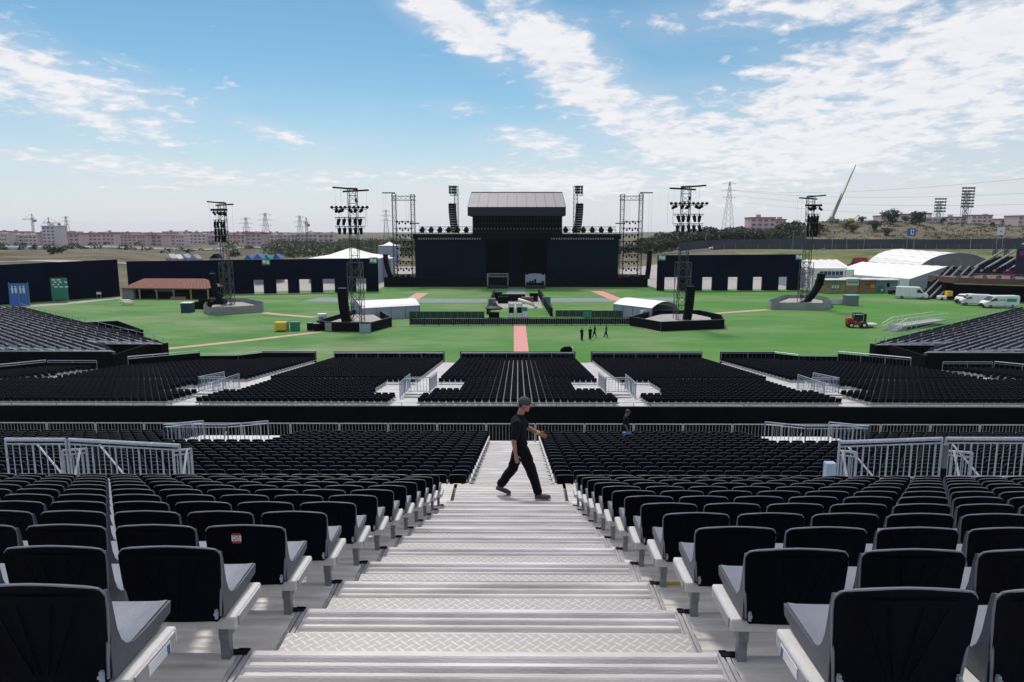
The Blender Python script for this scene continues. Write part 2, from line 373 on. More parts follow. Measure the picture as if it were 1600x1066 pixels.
c2 = ramp(nz(.22, 9, .78, (.5, 1.6, 1), 5), [(.26, (.66, .70, .62)), (.52, (1.0, 1.0, 1.0)), (.76, (1.36, 1.24, 1.40))])
mx = q.n('ShaderNodeMix', data_type='RGBA', blend_type='MULTIPLY'); mx.inputs['Factor'].default_value = 1; q.l(c1, mx.inputs['A']); q.l(c2, mx.inputs['B'])
mb2 = q.n('ShaderNodeMix', data_type='RGBA', blend_type='MIX'); sp = q.n('ShaderNodeSeparateXYZ')
tn = q.n('ShaderNodeTexCoord'); q.l(tn.outputs['Object'], sp.inputs[0])
f = q.m('MULTIPLY', q.m('ADD', q.m('MULTIPLY', sp.outputs[0], .012), .35), 1.0, clamp=True)   # newer, greener turf to the right
f = q.m('MULTIPLY', q.m('MULTIPLY', f, .9), ramp(nz(.03, 5, .6, (1, 2, 1), 77), [(.35, (0, 0, 0)), (.62, (1, 1, 1))]))
q.l(f, mb2.inputs['Factor']); q.l(mx.outputs['Result'], mb2.inputs['A']); mb2.inputs['B'].default_value = (.066, .205, .030, 1)
q.l(mb2.outputs['Result'], b.inputs['Base Color'])

xs = np.concatenate([-np.geomspace(5200, 420, 26), np.linspace(-400, 400, 101), np.geomspace(420, 5200, 26)])
ys = np.concatenate([[-900, -500, -200, 0, 100, 200], np.arange(215, 700, 7), np.geomspace(710, 5200, 30)])
XX, YY = np.meshgrid(xs, ys); ZZ = hgt(XX, YY); ZZ[YY < 215] = 0
mb = MB(); mb.v = list(map(tuple, np.stack([XX.ravel(), YY.ravel(), ZZ.ravel()], 1)))
nx = len(xs)
for j in range(len(ys) - 1):
    for i in range(nx - 1): a = j * nx + i; mb.f.append((a, a + 1, a + nx + 1, a + nx))
o = mb.build('ground', 'land', smooth=True); tag(o, kind='structure')
struct('turf', MB().poly([(-120, 20, .01), (150, 20, .01), (150, 183.5, .01), (36.5, 183.5, .01), (36.5, 203, .01), (-36.5, 203, .01), (-36.5, 185, .01), (-91, 165, .01), (-112, 140, .01)]), 'turf')

struct('yard', MB().poly([(36.5, 183.5, .008), (118, 183.5, .008), (118, 226, .008), (36.5, 226, .008)]), 'gravel')
struct('yard', MB().poly([(-91, 165.3, .008), (-36.5, 185.2, .008), (-36.5, 226, .008), (-110, 226, .008)]), 'gravel')
def strip(name, pts, w_, z, m):         # a flat path laid on the turf
    mb = MB()
    for (a, b_) in zip(pts[:-1], pts[1:]):
        a, b_ = Vector((a[0], a[1], 0)), Vector((b_[0], b_[1], 0)); d = (b_ - a).normalized(); s = Vector((-d.y, d.x, 0)) * w_ / 2; up = Vector((0, 0, z))
        mb.poly([a + s + up, b_ + s + up, b_ - s + up, a - s + up][::-1])
    return struct(name, mb, m)
G = lambda x, y: gp(x, y, 0).xy
strip('path', [G(815, 556), G(812, 508)], 1.9, .018, 'pinkmat')
strip('path', [G(243, 547), G(380, 533), G(500, 519)], 1.5, .018, 'tanmat')
strip('path', [G(412, 489), G(440, 492), G(492, 496)], 1.7, .018, 'tanmat')
strip('path', [G(1090, 492), G(1200, 484)], 1.7, .018, 'tanmat')
strip('path', [G(636, 473), G(660, 458)], 3.0, .026, 'tanmat')
strip('path', [G(966, 469), G(932, 455)], 3.0, .026, 'pinkmat')
strip('track', [G(485, 468), G(600, 470.5), G(762, 470)], 8.5, .022, 'greytrack')
strip('track', [G(851, 469), G(1060, 468)], 8.5, .022, 'greytrack')
strip('path', [G(0, 482), G(110, 474), G(190, 465)], 4, .018, 'gravel')

# ============================================================ SEATS
SP = .466
def seat_meshes():
    W = .40; th = .018
    # profile (y,z): front lip of the pan -> crease -> top of the back
    pan_prof = [(.300, .030), (.312, .050), (.300, .066), (.22, .064), (.14, .060), (.07, .058), (.02, .066), (-.015, .090), (-.035, .130), (-.046, .17)]
    back_prof = [(-.050, -.014), (-.053, .02), (-.054, .06), (-.055, .11), (-.057, .17), (-.060, .23), (-.063, .29), (-.066, .340), (-.068, .370), (-.069, .386)]
    back_prof = [(y_, z_ * .845) for y_, z_ in back_prof]; prof = pan_prof
    def sheet(prof, back, nt=13, rim=True):
        i0, i1 = 0, len(prof) - 1; v = []; f = []; n = i1 - i0 + 1
        for side in (0, 1):
            for i in range(i0, i1 + 1):
                y, z = prof[i]; pa = prof[max(i - 1, 0)]; pb = prof[min(i + 1, len(prof) - 1)]
                d = Vector((pb[0] - pa[0], pb[1] - pa[1])).normalized(); nn = Vector((d.y, -d.x))  # towards the sitter's back (down / behind)
                top = max(0, (z - .285) / .042); hw = (W / 2 + .006 - (.024 * top ** 2) - max(0, .25 - z) * .055) if back else W / 2 - .010
                if i == 0: hw -= .02
                for k in range(nt):
                    t = -1 + 2 * k / (nt - 1); x = hw * t
                    yy, zz = y, z
                    e = max(0, abs(t) - .78) / .22
                    if back:
                        yy += .010 * t * t - .004 * e * e    # wraps round the sitter, rim rolls back
                        zz -= .014 * t * t * top
                    else: zz += .004 * e * e - .003 * (1 - t * t)
                    off = th * (.55 if rim else 1) * (side)
                    if z > .1 and (abs(t) > .93 or i >= len(prof) - 2): off = th * .85 * side
                    v.append((x, yy - nn.x * 0 + (-(-nn.x)) * 0 + (nn.x * -1 if False else 0) + (-abs(d.y) * off), zz - abs(d.x) * off))
        def idx(s_, i, k): return s_ * n * nt + i * nt + k
        for i in range(n - 1):
            for k in range(nt - 1):
                f.append((idx(0, i, k), idx(0, i, k + 1), idx(0, i + 1, k + 1), idx(0, i + 1, k)))
                f.append((idx(1, i + 1, k), idx(1, i + 1, k + 1), idx(1, i, k + 1), idx(1, i, k)))
        for i in range(n - 1):
            f.append((idx(0, i, 0), idx(0, i + 1, 0), idx(1, i + 1, 0), idx(1, i, 0)))
            f.append((idx(0, i + 1, nt - 1), idx(0, i, nt - 1), idx(1, i, nt - 1), idx(1, i + 1, nt - 1)))
        for k in range(nt - 1):
            f.append((idx(0, 0, k + 1), idx(0, 0, k), idx(1, 0, k), idx(1, 0, k + 1)))
            f.append((idx(0, n - 1, k), idx(0, n - 1, k + 1), idx(1, n - 1, k + 1), idx(1, n - 1, k)))
        return v, f
    a = MB(); a.v, a.f = sheet(back_prof, True)
    # ribs moulded on the rear face of the back
    for t in (-.12, -.05, .05, .12): a.bar((t * .25, -.0672, .03), (t, -.0800, .265), .0022)
    a.bar((-.17, -.0812, .290), (.17, -.0812, .290), .0024)
    nb_ = len(a.f)
    # rolled rim round the back and the curved side webs that run down into the pan
    out = [(-.187, -.052, .02), (-.194, -.054, .12), (-.202, -.056, .22), (-.206, -.058, .31), (-.203, -.060, .348), (-.190, -.063, .366), (-.155, -.068, .3765), (-.08, -.072, .384), (0, -.073, .3875)]
    out = [(x, y, z * .845) for x, y, z in out]
    out = out + [(-x, y, z) for x, y, z in out[-2::-1]]
    a.path([Vector((x, y - .006, z)) for x, y, z in out], .0050, 6)  # rim takes the light pan material as a painted sun highlight
    p = MB(); p.v, p.f = sheet(pan_prof, False)
    np_ = len(p.f)
    for sx in (-1, 1):          # web at each side: pan edge sweeping up into the back, thinning upwards
        x = sx * .186
        p.prism([(x, -.052, .005), (x, .20, .012), (x, .296, .026), (x, .306, .064), (x, .14, .058), (x, .07, .060), (x, .028, .078), (x, .004, .105), (x, -.012, .15), (x, -.020, .20), (x, -.027, .25), (x, -.036, .29), (x, -.056, .297), (x, -.056, .2)], (.013 * sx, 0, 0))
    brs = []
    for sx in (-1, 1): br = MB(); brs.append(br); br.box(sx * .176 - .005, sx * .176 + .005, -.078, -.066, .012, .050); br.bar((sx * .176, -.086, .036), (sx * .176, -.066, .036), .007, 6)
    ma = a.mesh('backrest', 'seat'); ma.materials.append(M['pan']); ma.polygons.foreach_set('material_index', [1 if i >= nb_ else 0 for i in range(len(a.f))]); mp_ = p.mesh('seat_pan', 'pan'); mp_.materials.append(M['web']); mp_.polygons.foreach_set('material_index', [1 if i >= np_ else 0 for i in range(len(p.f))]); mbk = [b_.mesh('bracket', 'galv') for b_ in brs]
    for me in (ma, mp_): me.polygons.foreach_set('use_smooth', [True] * len(me.polygons)); 
    return ma, mp_, mbk
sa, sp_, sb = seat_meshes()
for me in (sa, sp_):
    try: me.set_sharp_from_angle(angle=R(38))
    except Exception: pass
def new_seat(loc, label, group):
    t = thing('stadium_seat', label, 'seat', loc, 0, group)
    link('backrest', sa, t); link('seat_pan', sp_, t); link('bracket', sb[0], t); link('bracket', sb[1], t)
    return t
AX = -.143                      # middle of the central stairs
E0, DD, RISE = 2.766, .766, .244
def zk(k): return CH - 1.784 - RISE * k
def Ek(k): return E0 + DD * k
def seat_base(edge, ztop): return edge - .075 + .045, ztop + .2  # y of the back's foot, z of the beam top
F0, FR = 16.0, .1555
def Fj(j): return F0 + DD * j
def zj(j): return CH - 6.216 - FR * j
farseats = []                   # (x, y, z, rot) of the seats joined in one mesh
nind = 0
def visible(x, y, z):
    d = Vector((x, y, z - CH)); Zc = d.dot(cF); u = 800 + FPX * d.dot(cR) / Zc; v = 533 - FPX * d.dot(cU) / Zc
    return u, v
SEATX0 = 1.055 + .21
for k in range(-1, 11):
    y, z = seat_base(Ek(k), zk(k))
    for sgn, sd_ in ((-1, 'left'), (1, 'right')):
        for n in range(60):
            x = AX + sgn * (SEATX0 + SP * n)
            u, v = visible(x, y, z + .2)
            if u < -110 * 3 / max(y, 1) - 20 or u > 1620 + 330 / max(y, 1): break
            row = 'nearest row' if k == -1 else ORD[k + 2] + ' nearest row'
            new_seat((x, y, z), 'black plastic stadium seat %s of the stairs, %s from them, %s' % (sd_, ORD[n + 1], row), 'stadium seats nearest the camera'); nind += 1
wells2 = [(-13.4, -9.3), (9.3, 13.2)]
left_ind = 300 - nind
for j in range(0, 17):
    y, z = seat_base(Fj(j), zj(j))
    for n in range(60):
        for sgn, sd_ in ((-1, 'left'), (1, 'right')):
            x = AX + sgn * (SEATX0 + SP * n)
            if abs(x) > .76 * y + 2: continue
            if 24.9 < y < 29 and any(a < x < b_ for a, b_ in wells2): continue
            if j <= 1 and n < 31 and left_ind > 0 and n < 40:
                new_seat((x, y, z), 'dark seat in %s row beyond the landing, %s %s of the stairs' % (ORD[j + 1], ORD[n + 1], sd_), 'stadium seats beyond the landing'); left_ind -= 1
            else: farseats.append((x, y, z, 0.0, 1))

# sticker on the back of one seat
so_ = thing('seat_sticker', 'small red and white sticker with letters on a black seat back left of the stairs', 'sticker', (AX - SEATX0 - .038, Ek(1) - .03 - .092, zk(1) + .2 + .262)); so_.scale = (.82, .82, .82)
MB().box(-.028, .028, -.0012, 0, -.034, .034).build('backing', 'red', so_)
MB().box(-.030, .030, -.0020, -.0012, -.019, .020).build('stripe', 'white', so_)
text('lettering', 'FCK\nAFD', .026, 'blackmetal', so_, (0, -.0022, .0), (R(90), 0, 0), .0003)

# ============================================================ UPPER GRANDSTAND
up = thing('upper_grandstand', 'aluminium terraced grandstand with pale central stairs in the foreground', 'grandstand')
def deckprofile(y0, y1, z, nr, amp):
    pts = []
    L = (y1 - y0) / nr
    for i in range(nr):
        a = y0 + i * L
        pts += [(a, z - amp), (a + .016, z - amp), (a + .028, z), (a + L * .5, z + amp * .35), (a + L - .024, z), (a + L - .010, z - amp)]
    pts.append((y1, z - amp)); return pts
def extr(mb, pts, x0, x1):
    n = len(mb.v); m_ = len(pts)
    for p in pts: mb.v.append((x0, p[0], p[1]))
    for p in pts: mb.v.append((x1, p[0], p[1]))
    for i in range(m_ - 1): mb.f.append((n + i, n + m_ + i, n + m_ + i + 1, n + i + 1))
SEAM = .985
side = MB(); aisle = MB(); tread = MB(); frs = {-1: MB(), 1: MB()}; yel = MB(); aisle2 = MB(); tread2 = MB(); XW = 26
for k in range(-5, 12):
    y0, y1, z = Ek(k - 1), Ek(k), zk(k)
    for sgn in (-1, 1):
        a, b_ = AX + sgn * (SEAM + .06), AX + sgn * XW
        extr(side, deckprofile(y0, y1, z, 8, .008) + [(y1, z - RISE)], min(a, b_), max(a, b_))
        for o_ in (.020, .046): frs[sgn].box(AX + sgn * (SEAM + o_) - .009, AX + sgn * (SEAM + o_) + .009, y0, y1, z - .05, z + .004)
        frs[sgn].box(min(AX + sgn * (SEAM - .002), AX + sgn * (SEAM + .062)), max(AX + sgn * (SEAM - .002), AX + sgn * (SEAM + .062)), y0 + .001, y1 - .001, z - .06, z - .008)
    extr(aisle, deckprofile(y0 + .35, y1 - .001, z, 6, .014) + [(y1 - .001, z - .12)], AX - SEAM, AX + SEAM)
    extr(tread, [(y0 + .001, z + RISE / 2 - .03), (y0 + .001, z + RISE / 2), (y0 + .34, z + RISE / 2), (y0 + .352, z + RISE / 2 - .012), (y0 + .352, z - .02)], AX - SEAM + .03, AX + SEAM - .03)
    aisle.box(AX - SEAM, AX + SEAM, y1 - .03, y1 + .002, z - .05, z + .003)
# landing and cross aisle
y0, y1, z = Ek(11), 12.66, zk(12)
extr(side, deckprofile(y0, y1, z, 16, .008) + [(y1, z - 1.3)], AX + SEAM + .06, XW)
extr(side, deckprofile(y0, y1, z, 16, .008) + [(y1, z - 1.3)], -XW, AX - SEAM - .06)
extr(aisle, deckprofile(y0, y1, z + .002, 18, .010) + [(y1, z - 1.3)], AX - SEAM, AX + SEAM)
[yel.box(AX - SEAM - .5 + i * .21, AX - SEAM - .5 + i * .21 + random.uniform(.05, .2), y1 - .022, y1 + .004, z - .01, z + .006) for i in range(14)]
yel.box(AX + 1.05, AX + 1.6, Ek(2) - .03, Ek(2) + .004, zk(2) - .02, zk(2) + .008)
yel.box(AX + 1.10, AX + 1.7, Ek(10) + .25, Ek(10) + .31, zk(11) + .002, zk(11) + .012)
for sgn in (-1, 1): yel.box(AX + sgn * .92 - .08, AX + sgn * .92 + .08, Fj(15) - .04, Fj(15), zj(15), zj(15) + .009)
extr(side, deckprofile(12.66, Fj(-1), zj(0) + .12, 8, .006), -XW, XW)
for j in range(0, 17):
    y0, y1, z = Fj(j - 1), Fj(j), zj(j)
    for sgn in (-1, 1):
        a, b_ = AX + sgn * (SEAM + .06), AX + sgn * XW
        extr(side, [(y0, z), (y1, z), (y1, z - FR)], min(a, b_), max(a, b_))
    extr(aisle2, deckprofile(y0 + .32, y1 - .001, z, 4, .009) + [(y1 - .001, z - .05)], AX - SEAM - .06, AX + SEAM + .06)
    extr(tread2, [(y0 + .001, z + FR / 2), (y0 + .32, z + FR / 2), (y0 + .32, z - .01)], AX - SEAM - .02, AX + SEAM + .02)
extr(side, [(Fj(16), zj(16) - .1), (Fj(16) + .01, zj(16) - .78), (31.0, zj(16) - .78), (31.0, 0)], -XW - 4, XW + 4)
side.build('seating_deck', 'aluside', up); aisle.build('stair_deck', 'alu', up); tread.build('tread_plate', 'tread', up)
aisle2.build('stair_deck', 'alu', up); tread2.build('tread_plate', 'tread', up); frs[-1].build('edge_profile', 'alu2', up); frs[1].build('edge_profile', 'alu2', up); MB().box(AX - SEAM + .05, AX + SEAM - .05, Ek(2) + .17, Ek(2) + .235, zk(3) + .122, zk(3) + .128).build('rusty_strip', 'brown', up); yel.build('edge_marking', 'ochre', up)

# beams that carry the seats
def row_beam(y, z, sgn, n, label, group, x1, step, tall=.2):
    t = thing('seat_beam', label, 'seat beam', (AX + sgn * 1.055, y, z), 0, group)
    L = x1
    def X(v): return sgn * v
    a, b_ = sorted((X(-.03), X(L)))
    MB().bbox(a, b_, -.075, .225, .148, .2, .006).build('beam', 'beam', t)
    e0, e1 = sorted((X(-.036), X(-.030)))
    MB().box(e0, e1, -.05, .20, .153, .194).build('end_cap', 'alu2', t)
    p = .02
    while p < L and p < 4.8:
        m_ = MB(); a, b_ = sorted((X(p - .012), X(p + .026))); m_.box(a, b_, -.060, -.025, 0, .148); m_.prism([(a - .002, -.066, .149), (a - .002, .14, .149), (a - .002, .12, .128), (a - .002, -.01, .095), (a - .002, -.066, .095)], (b_ - a + .004, 0, 0))
        m_.build('post', 'post', t); p += step
    f_ = MB(); a, b_ = sorted((X(-.05), X(.03))); f_.box(a, b_, -.03, .006, .002, .008); f_.box(a, X(-.02) if sgn > 0 else b_, .0, .014, -.03, .008) if sgn > 0 else f_.box(X(.0), b_, .0, .014, -.03, .008)
    f_.build('foot_plate', 'blackmetal', t)
    return t
for k in range(-2, 11):
    for sgn, sd_ in ((-1, 'left'), (1, 'right')):
        if k == -2: continue
        row = 'nearest' if k == -1 else ORD[k + 2] + ' nearest'
        row_beam(Ek(k), zk(k), sgn, k, 'white box beam under the %s row of seats %s of the stairs' % (row, sd_), 'beams under the near seats', min(24, .8 * Ek(k) + 3), 1.4)
for j in range(0, 17):
    for sgn, sd_ in ((-1, 'left'), (1, 'right')):
        row_beam(Fj(j), zj(j), sgn, j, 'white beam under %s seat row beyond the landing, %s of stairs' % (ORD[j + 1], sd_), 'beams beyond the landing', 23, 2.4)
# number stickers on two beam ends
for (kk, sgn, lb) in ((-1, -1, 'blue and white paper label on the beam end at bottom left'), (-1, 1, 'blue and white paper label on the beam end at bottom right')):
    t = thing('paper_label', lb, 'label', (AX + sgn * (1.055 - .0375), Ek(kk) + .09, zk(kk) + .163))
    MB().box(-.001, .001, -.07, .07, -.014, .024).build('paper', 'white', t)
    MB().box(-.0016, .0016, .045, .064, -.016, .016).build('print', 'denim', t)

# ------------------------------------------------------------ crowd barriers
def barrier_root(L, Hh, nb, r, label, cat='barrier', group=None, gap=.12, m_='galv', name='crowd_barrier'):
    t = thing(name, label, cat, (0, 0, 0), 0, group)
    f_ = MB(); f_.path([(0.03, 0, .1), (0.03, 0, Hh), (L - .03, 0, Hh), (L - .03, 0, .1)], r); f_.bar((.03, 0, gap + .08), (L - .03, 0, gap + .08), r * .8, 8)
    f_.bar((.03, 0, .0), (.03, 0, .1), r); f_.bar((L - .03, 0, .0), (L - .03, 0, .1), r)
    f_.build('frame', m_, t)
    b2 = MB()
    for i in range(1, nb): x = L * i / nb; b2.bar((x, 0, gap + .08), (x, 0, Hh - (.0)), r * .34, 6)
    b2.build('vertical_bars', m_, t)
    c = MB(); c.box(-.03, .05, -.03, .03, Hh - .16, Hh - .06); c.box(-.02, .04, -.02, .02, .3, .36); c.build('coupling', m_, t)
    return t
r0 = barrier_root(2.16, 1.08, 15, .022, 'steel crowd barrier', group='crowd barriers along the walkway', m_='alu2')
d0 = make_dup(r0); zb = zj(16) - .78
names_b = []
for i in range(-13, 13):
    x = .78 + 2.16 * i
    c = x + 1.08
    if c < 0: lb = 'steel crowd barrier on the walkway, %s to the left of the stairs' % ORD[-i]
    else: lb = 'steel crowd barrier on the walkway, %s to the right of the stairs' % ORD[i + 1]
    if i == -1: lb = 'steel crowd barrier across the foot of the central stairs'
    if i < -1: lb = 'steel crowd barrier on the walkway, %s to the left of the stairs' % ORD[-i - 1]
    if i == -13: r0.location = (x, 30.0, zb); r0['label'] = lb
    else: d0((x, 30.0, zb), 0, lb)

# railings round the stair openings of the near stand (heavier tube)
def railing(name, label, group, segs, Hh, r, sp_b, loc=(0, 0, 0), brace=None, m_='galv', topr=None):
    t = thing(name, label, 'railing', loc, 0, group); topr = topr or r
    for (a, b_) in segs:
        a, b_ = Vector(a), Vector(b_); up_ = Vector((0, 0, Hh))
        s = MB(); s.bar(a + up_, b_ + up_, topr, 8); s.bar(a + Vector((0, 0, .12)), b_ + Vector((0, 0, .12)), r * .8, 8); s.bar(a, a + up_, r, 8); s.bar(b_, b_ + up_, r, 8)
        s.bar(a + up_ * .9, b_ + up_ * .9, r * .7, 6)
        s.build('rail_frame', m_, t)
        n = max(2, int((b_ - a).length / sp_b)); q_ = MB()
        for i in range(1, n): p = a + (b_ - a) * i / n; q_.bar(p + Vector((0, 0, .12)), p + up_ * .9, r * .42 if i % 4 else r * .8, 6)
        q_.build('vertical_bars', m_, t)
    if brace:
        s = MB()
        for (a, b_) in brace: s.bar(a, b_, r * .9, 8)
        s.build('brace', 'white', t)
    return t
zl = zk(12)
def near_rail(x0, x1, y0, y1, lb, flip):
    # front panel on the landing, side panels falling with the stairs beyond
    s = [((x0, y0, zl), (x1, y1, zl))]
    return railing('stair_railing', lb, 'galvanised railings on the landing', s, .86, .020, .115, topr=.034,
        brace=[((x0 + flip * .9, y0 + .25, zl), (x0 + flip * .35, y0 + .35, zl + .65))])
near_rail(-9.55, -8.42, 12.60, 12.60, 'galvanised railing at far left of the landing, cut by the picture edge', 1)
near_rail(-8.36, -6.12, 12.60, 12.25, 'galvanised railing on the left of the landing, nearest the stairs', 1)
near_rail(5.92, 7.95, 12.55, 12.80, 'galvanised railing on the right of the landing, nearest the stairs', 1)
near_rail(8.02, 10.2, 12.80, 12.80, 'galvanised railing at far right of the landing, cut by the picture edge', 1)
zf = zj(0) + .12
for (xx, lb, fl) in ((-6.5, 'short descending rail behind the left landing rail, inner side', 1), (-8.6, 'short descending rail behind the left landing rail, outer side', 1), (6.35, 'short descending rail behind the right landing rail, inner side', -1), (8.5, 'short descending rail behind the right landing rail, outer side', -1)):
    railing('stair_railing', lb, 'railings down to the cross aisle', [((xx, 12.75, zl - .25), (xx - fl * .02, 13.5, zl - .45))], .85, .024, .13,
            brace=[((xx, 12.8, zl - .5), (xx + fl * .05, 13.2, zl + .50))])
for (x0, s_) in ((-9.6, 'left'), (7.4, 'right')):
    t = thing('cross_aisle_barrier', 'row of dark steel barriers behind the %s landing railing' % s_, 'barrier')
    f_ = MB(); b2 = MB(); f_.bar((x0, 14.6, zf + .75), (x0 + 2.4, 14.6, zf + .75), .022, 8)
    for i in range(16): b2.bar((x0 + i * .16, 14.6, zf), (x0 + i * .16, 14.6, zf + .75), .012, 6)
    f_.build('top_rail', 'tower', t); b2.build('vertical_bars', 'tower', t)
# wells low in the near stand
for (x0, x1, s_) in ((-13.3, -9.4, 'left'), (9.3, 13.1, 'right')):
    y0, y1, z = 25.5, 26.4, zj(12) - .12
    xa, xb = (x0, x1) if s_ == 'left' else (x1, x0)
    xm = x0 + (x1 - x0) * .62 if s_ == 'left' else x1 - (x1 - x0) * .62
    railing('well_railing', 'railing round the stair opening by the walkway, %s side' % s_, 'railings round the stair openings', [((xa, y0, z), (xm, y0, z)), ((xa, y0, z), (xa + (1.1 if s_ == 'left' else -1.1), y1, z - .1)), ((xm, y0, z), (xm + (1.2 if s_ == 'left' else -1.2), y1, z - .1))], 1.0, .024, .14, brace=[((xm - .35, y0 + .1, z), (xm - .1, y0 + .1, z + .7))])
# black bin and lilac post by the right rail
t = thing('banner_pole', 'rolled grey banner pole with black foot on the right landing railing', 'pole', (7.92, 12.62, zl)); MB().bar((0, 0, .35), (0, 0, .80), .05, 12).build('roll', 'tower', t); MB().bar((0, 0, .0), (0, 0, .35), .052, 12).build('foot', 'blackmetal', t)
t = thing('cabinet', 'small lilac cabinet at the inner end of the right landing railing', 'cabinet', (5.80, 12.6, zl)); MB().bbox(-.09, .09, -.08, .08, 0, .46, .01).build('body', 'bluepale', t); MB().box(-.075, .075, -.085, -.081, .05, .42).build('door', 'bluepale', t)

# ============================================================ LOWER GRANDSTAND
lo = thing('lower_grandstand', 'wide low grandstand of black seats between the walkway and the turf', 'grandstand')
LY0, LD, LR, LZ0 = 44.6, .86, .0885, 3.95
NR = 40
def lowz(r): return LZ0 - LR * r
def frontY(x):                  # how far forward the stand reaches at each X
    a = abs(x)
    if a < 6.55: return 78.6
    if a < 8.25: return 77.5
    if a < 20.9: return 78.6
    if a < 22.9: return 77.5
    if a < 29: return 78.6
    if a < 30.9: return 76.5
    if a < 34.8: return 75.6
    if a < 39: return 75.6 - (a - 34.8) * 1.6
    if a < 41.2: return 60.5 
    if a < 46: return 67.5
    if a < 52: return 67.5 - (a - 46) * 3.2
    return 48
ldeck = MB(); ledge = MB(); lbeam = MB(); lris = MB()
def seat_ok(x, y):
    a = abs(x)
    if 6.5 < a < 8.35 or 20.8 < a < 22.95: return False
    if 50.5 < y < 56.5 and 4.3 < a < 10.9: return False
    if 47.8 < y < 50.6 and 6.2 < a < 10.2: return False
    if 39.3 < a < 40.8 and y > 58: return False
    # wells in the outer aisles
    if 49 < y < 57.5 and 20.0 < a < 24.8 + (57.5 - y) * .15: return False
    # diagonal gangway in the outermost wing
    if abs(a - (41.2 + (66 - y) * .12)) < .5 and y < 66: return False
    return True
segx = np.arange(-52, 52.01, 1.0)
for r in range(NR):
    y0 = LY0 + LD * r; z = lowz(r)
    xs_ = [x for x in segx if frontY(x) >= y0 - .2]
    # contiguous runs
    runs = []; s0 = None
    for x in segx:
        ok = frontY(x + (.5)) >= y0
        if ok and s0 is None: s0 = x
        if not ok and s0 is not None: runs.append((s0, x)); s0 = None
    if s0 is not None: runs.append((s0, 52))
    for a, b_ in runs: ldeck.box(a, b_, y0 - (LD if r else .20), y0, z - .35, z)
    if r == 15: continue
    row = []
    y, zs = y0 - .03, z + .2
    n0 = int(52 / SP)
    for i in range(-n0, n0):
        x = (i + .5) * SP
        if frontY(x) < y0 + .3 or not seat_ok(x, y0): row.append(None); continue
        farseats.append((x, y, zs, 0.0, 0)); row.append(x)
    # beams under each run of seats
    st = None; row.append(None)
    for i, x in enumerate(row):
        if x is not None and st is None: st = x
        if x is None and st is not None:
            e = row[i - 1]; lbeam.box(st - .27, e + .27, y0 - .1, y0 + .18, z + .12, z + .19)
            xx = st
            for xx in (st, (st + e) / 2, e): lbeam.box(xx - .03, xx + .03, y0 - .06, y0 - .02, z, z + .12)
            st = None
# rear platform edge, black back sheet
ledge.box(-60, 60, LY0 - .26, LY0 - .20, LZ0 - .05, LZ0 + .02)
ldeck.build('seating_deck', 'alu', lo); tag(lbeam.build('seat_beam', 'alu2', lo), kind='stuff'); ledge.build('rear_edge', 'alu2', lo)
MB().box(-60, 60, LY0 - .34, LY0 - .27, 0, LZ0 - .02).build('rear_sheet', 'black', lo)
rr_ = MB(); rr_.bar((-60, LY0 - .24, LZ0 + .26), (60, LY0 - .24, LZ0 + .26), .016, 6)
for i in range(-24, 25): rr_.bar((i * 2.5, LY0 - .24, LZ0), (i * 2.5, LY0 - .24, LZ0 + .26), .02, 6)
rr_.build('rear_rail', 'alu2', lo)
fs = MB()
for (a, b_) in ((-6.55, 6.55), (8.3, 20.9), (-20.9, -8.3), (22.9, 29), (-29, -22.9)):
    fs.box(a, b_, 78.62, 78.68, 0, 1.62)
fs.build('front_sheet', 'black', lo)

def frail(pts, Hh, lb, n='guard_rail', sp_=.5, r=.03):
    t = thing(n, lb, 'railing', (0, 0, 0), 0, 'railings along the lower grandstand')
    a_, s = MB(), MB()
    for p, q_ in zip(pts[:-1], pts[1:]):
        p, q_ = Vector(p), Vector(q_); u_ = Vector((0, 0, Hh)); a_.bar(p + u_, q_ + u_, r * 1.2, 6); a_.bar(p + u_ * .86, q_ + u_ * .86, r * .7, 6)
        L = (q_ - p).length; m_ = max(1, int(L / 2.2))
        for i in range(m_ + 1): c = p + (q_ - p) * i / m_; a_.bar(c, c + u_, r, 6)
        m_ = max(1, int(L / sp_))
        for i in range(m_): c = p + (q_ - p) * i / m_; s.bar(c + Vector((0, 0, .1)), c + u_ * .86, r * .5, 4)
    a_.build('rail_frame', 'galv', t); s.build('vertical_bars', 'tower', t)
    sh = MB()
    for p, q_ in zip(pts[:-1], pts[1:]):
        p, q_ = Vector(p), Vector(q_); n_ = Vector(((q_ - p).y, -(q_ - p).x, 0)).normalized() * -.05; e_ = n_ * 1.3; u_ = Vector((0, 0, Hh * .84)); d_ = Vector((0, 0, -.8))
        sh.quadbox([p + n_ + d_, q_ + n_ + d_, q_ + e_ + d_, p + e_ + d_, p + n_ + u_, q_ + n_ + u_, q_ + e_ + u_, p + e_ + u_])
    sh.build('black_mesh', 'black', t)
    return t
for (a, b_, nm) in ((-6.4, 6.4, 'central block'), (8.4, 20.8, 'block right of the centre'), (-20.8, -8.4, 'block left of the centre')):
    frail([(a, 78.5, .55), (b_, 78.5, .55)], .98, 'front guard rail of the %s of the lower stand' % nm)
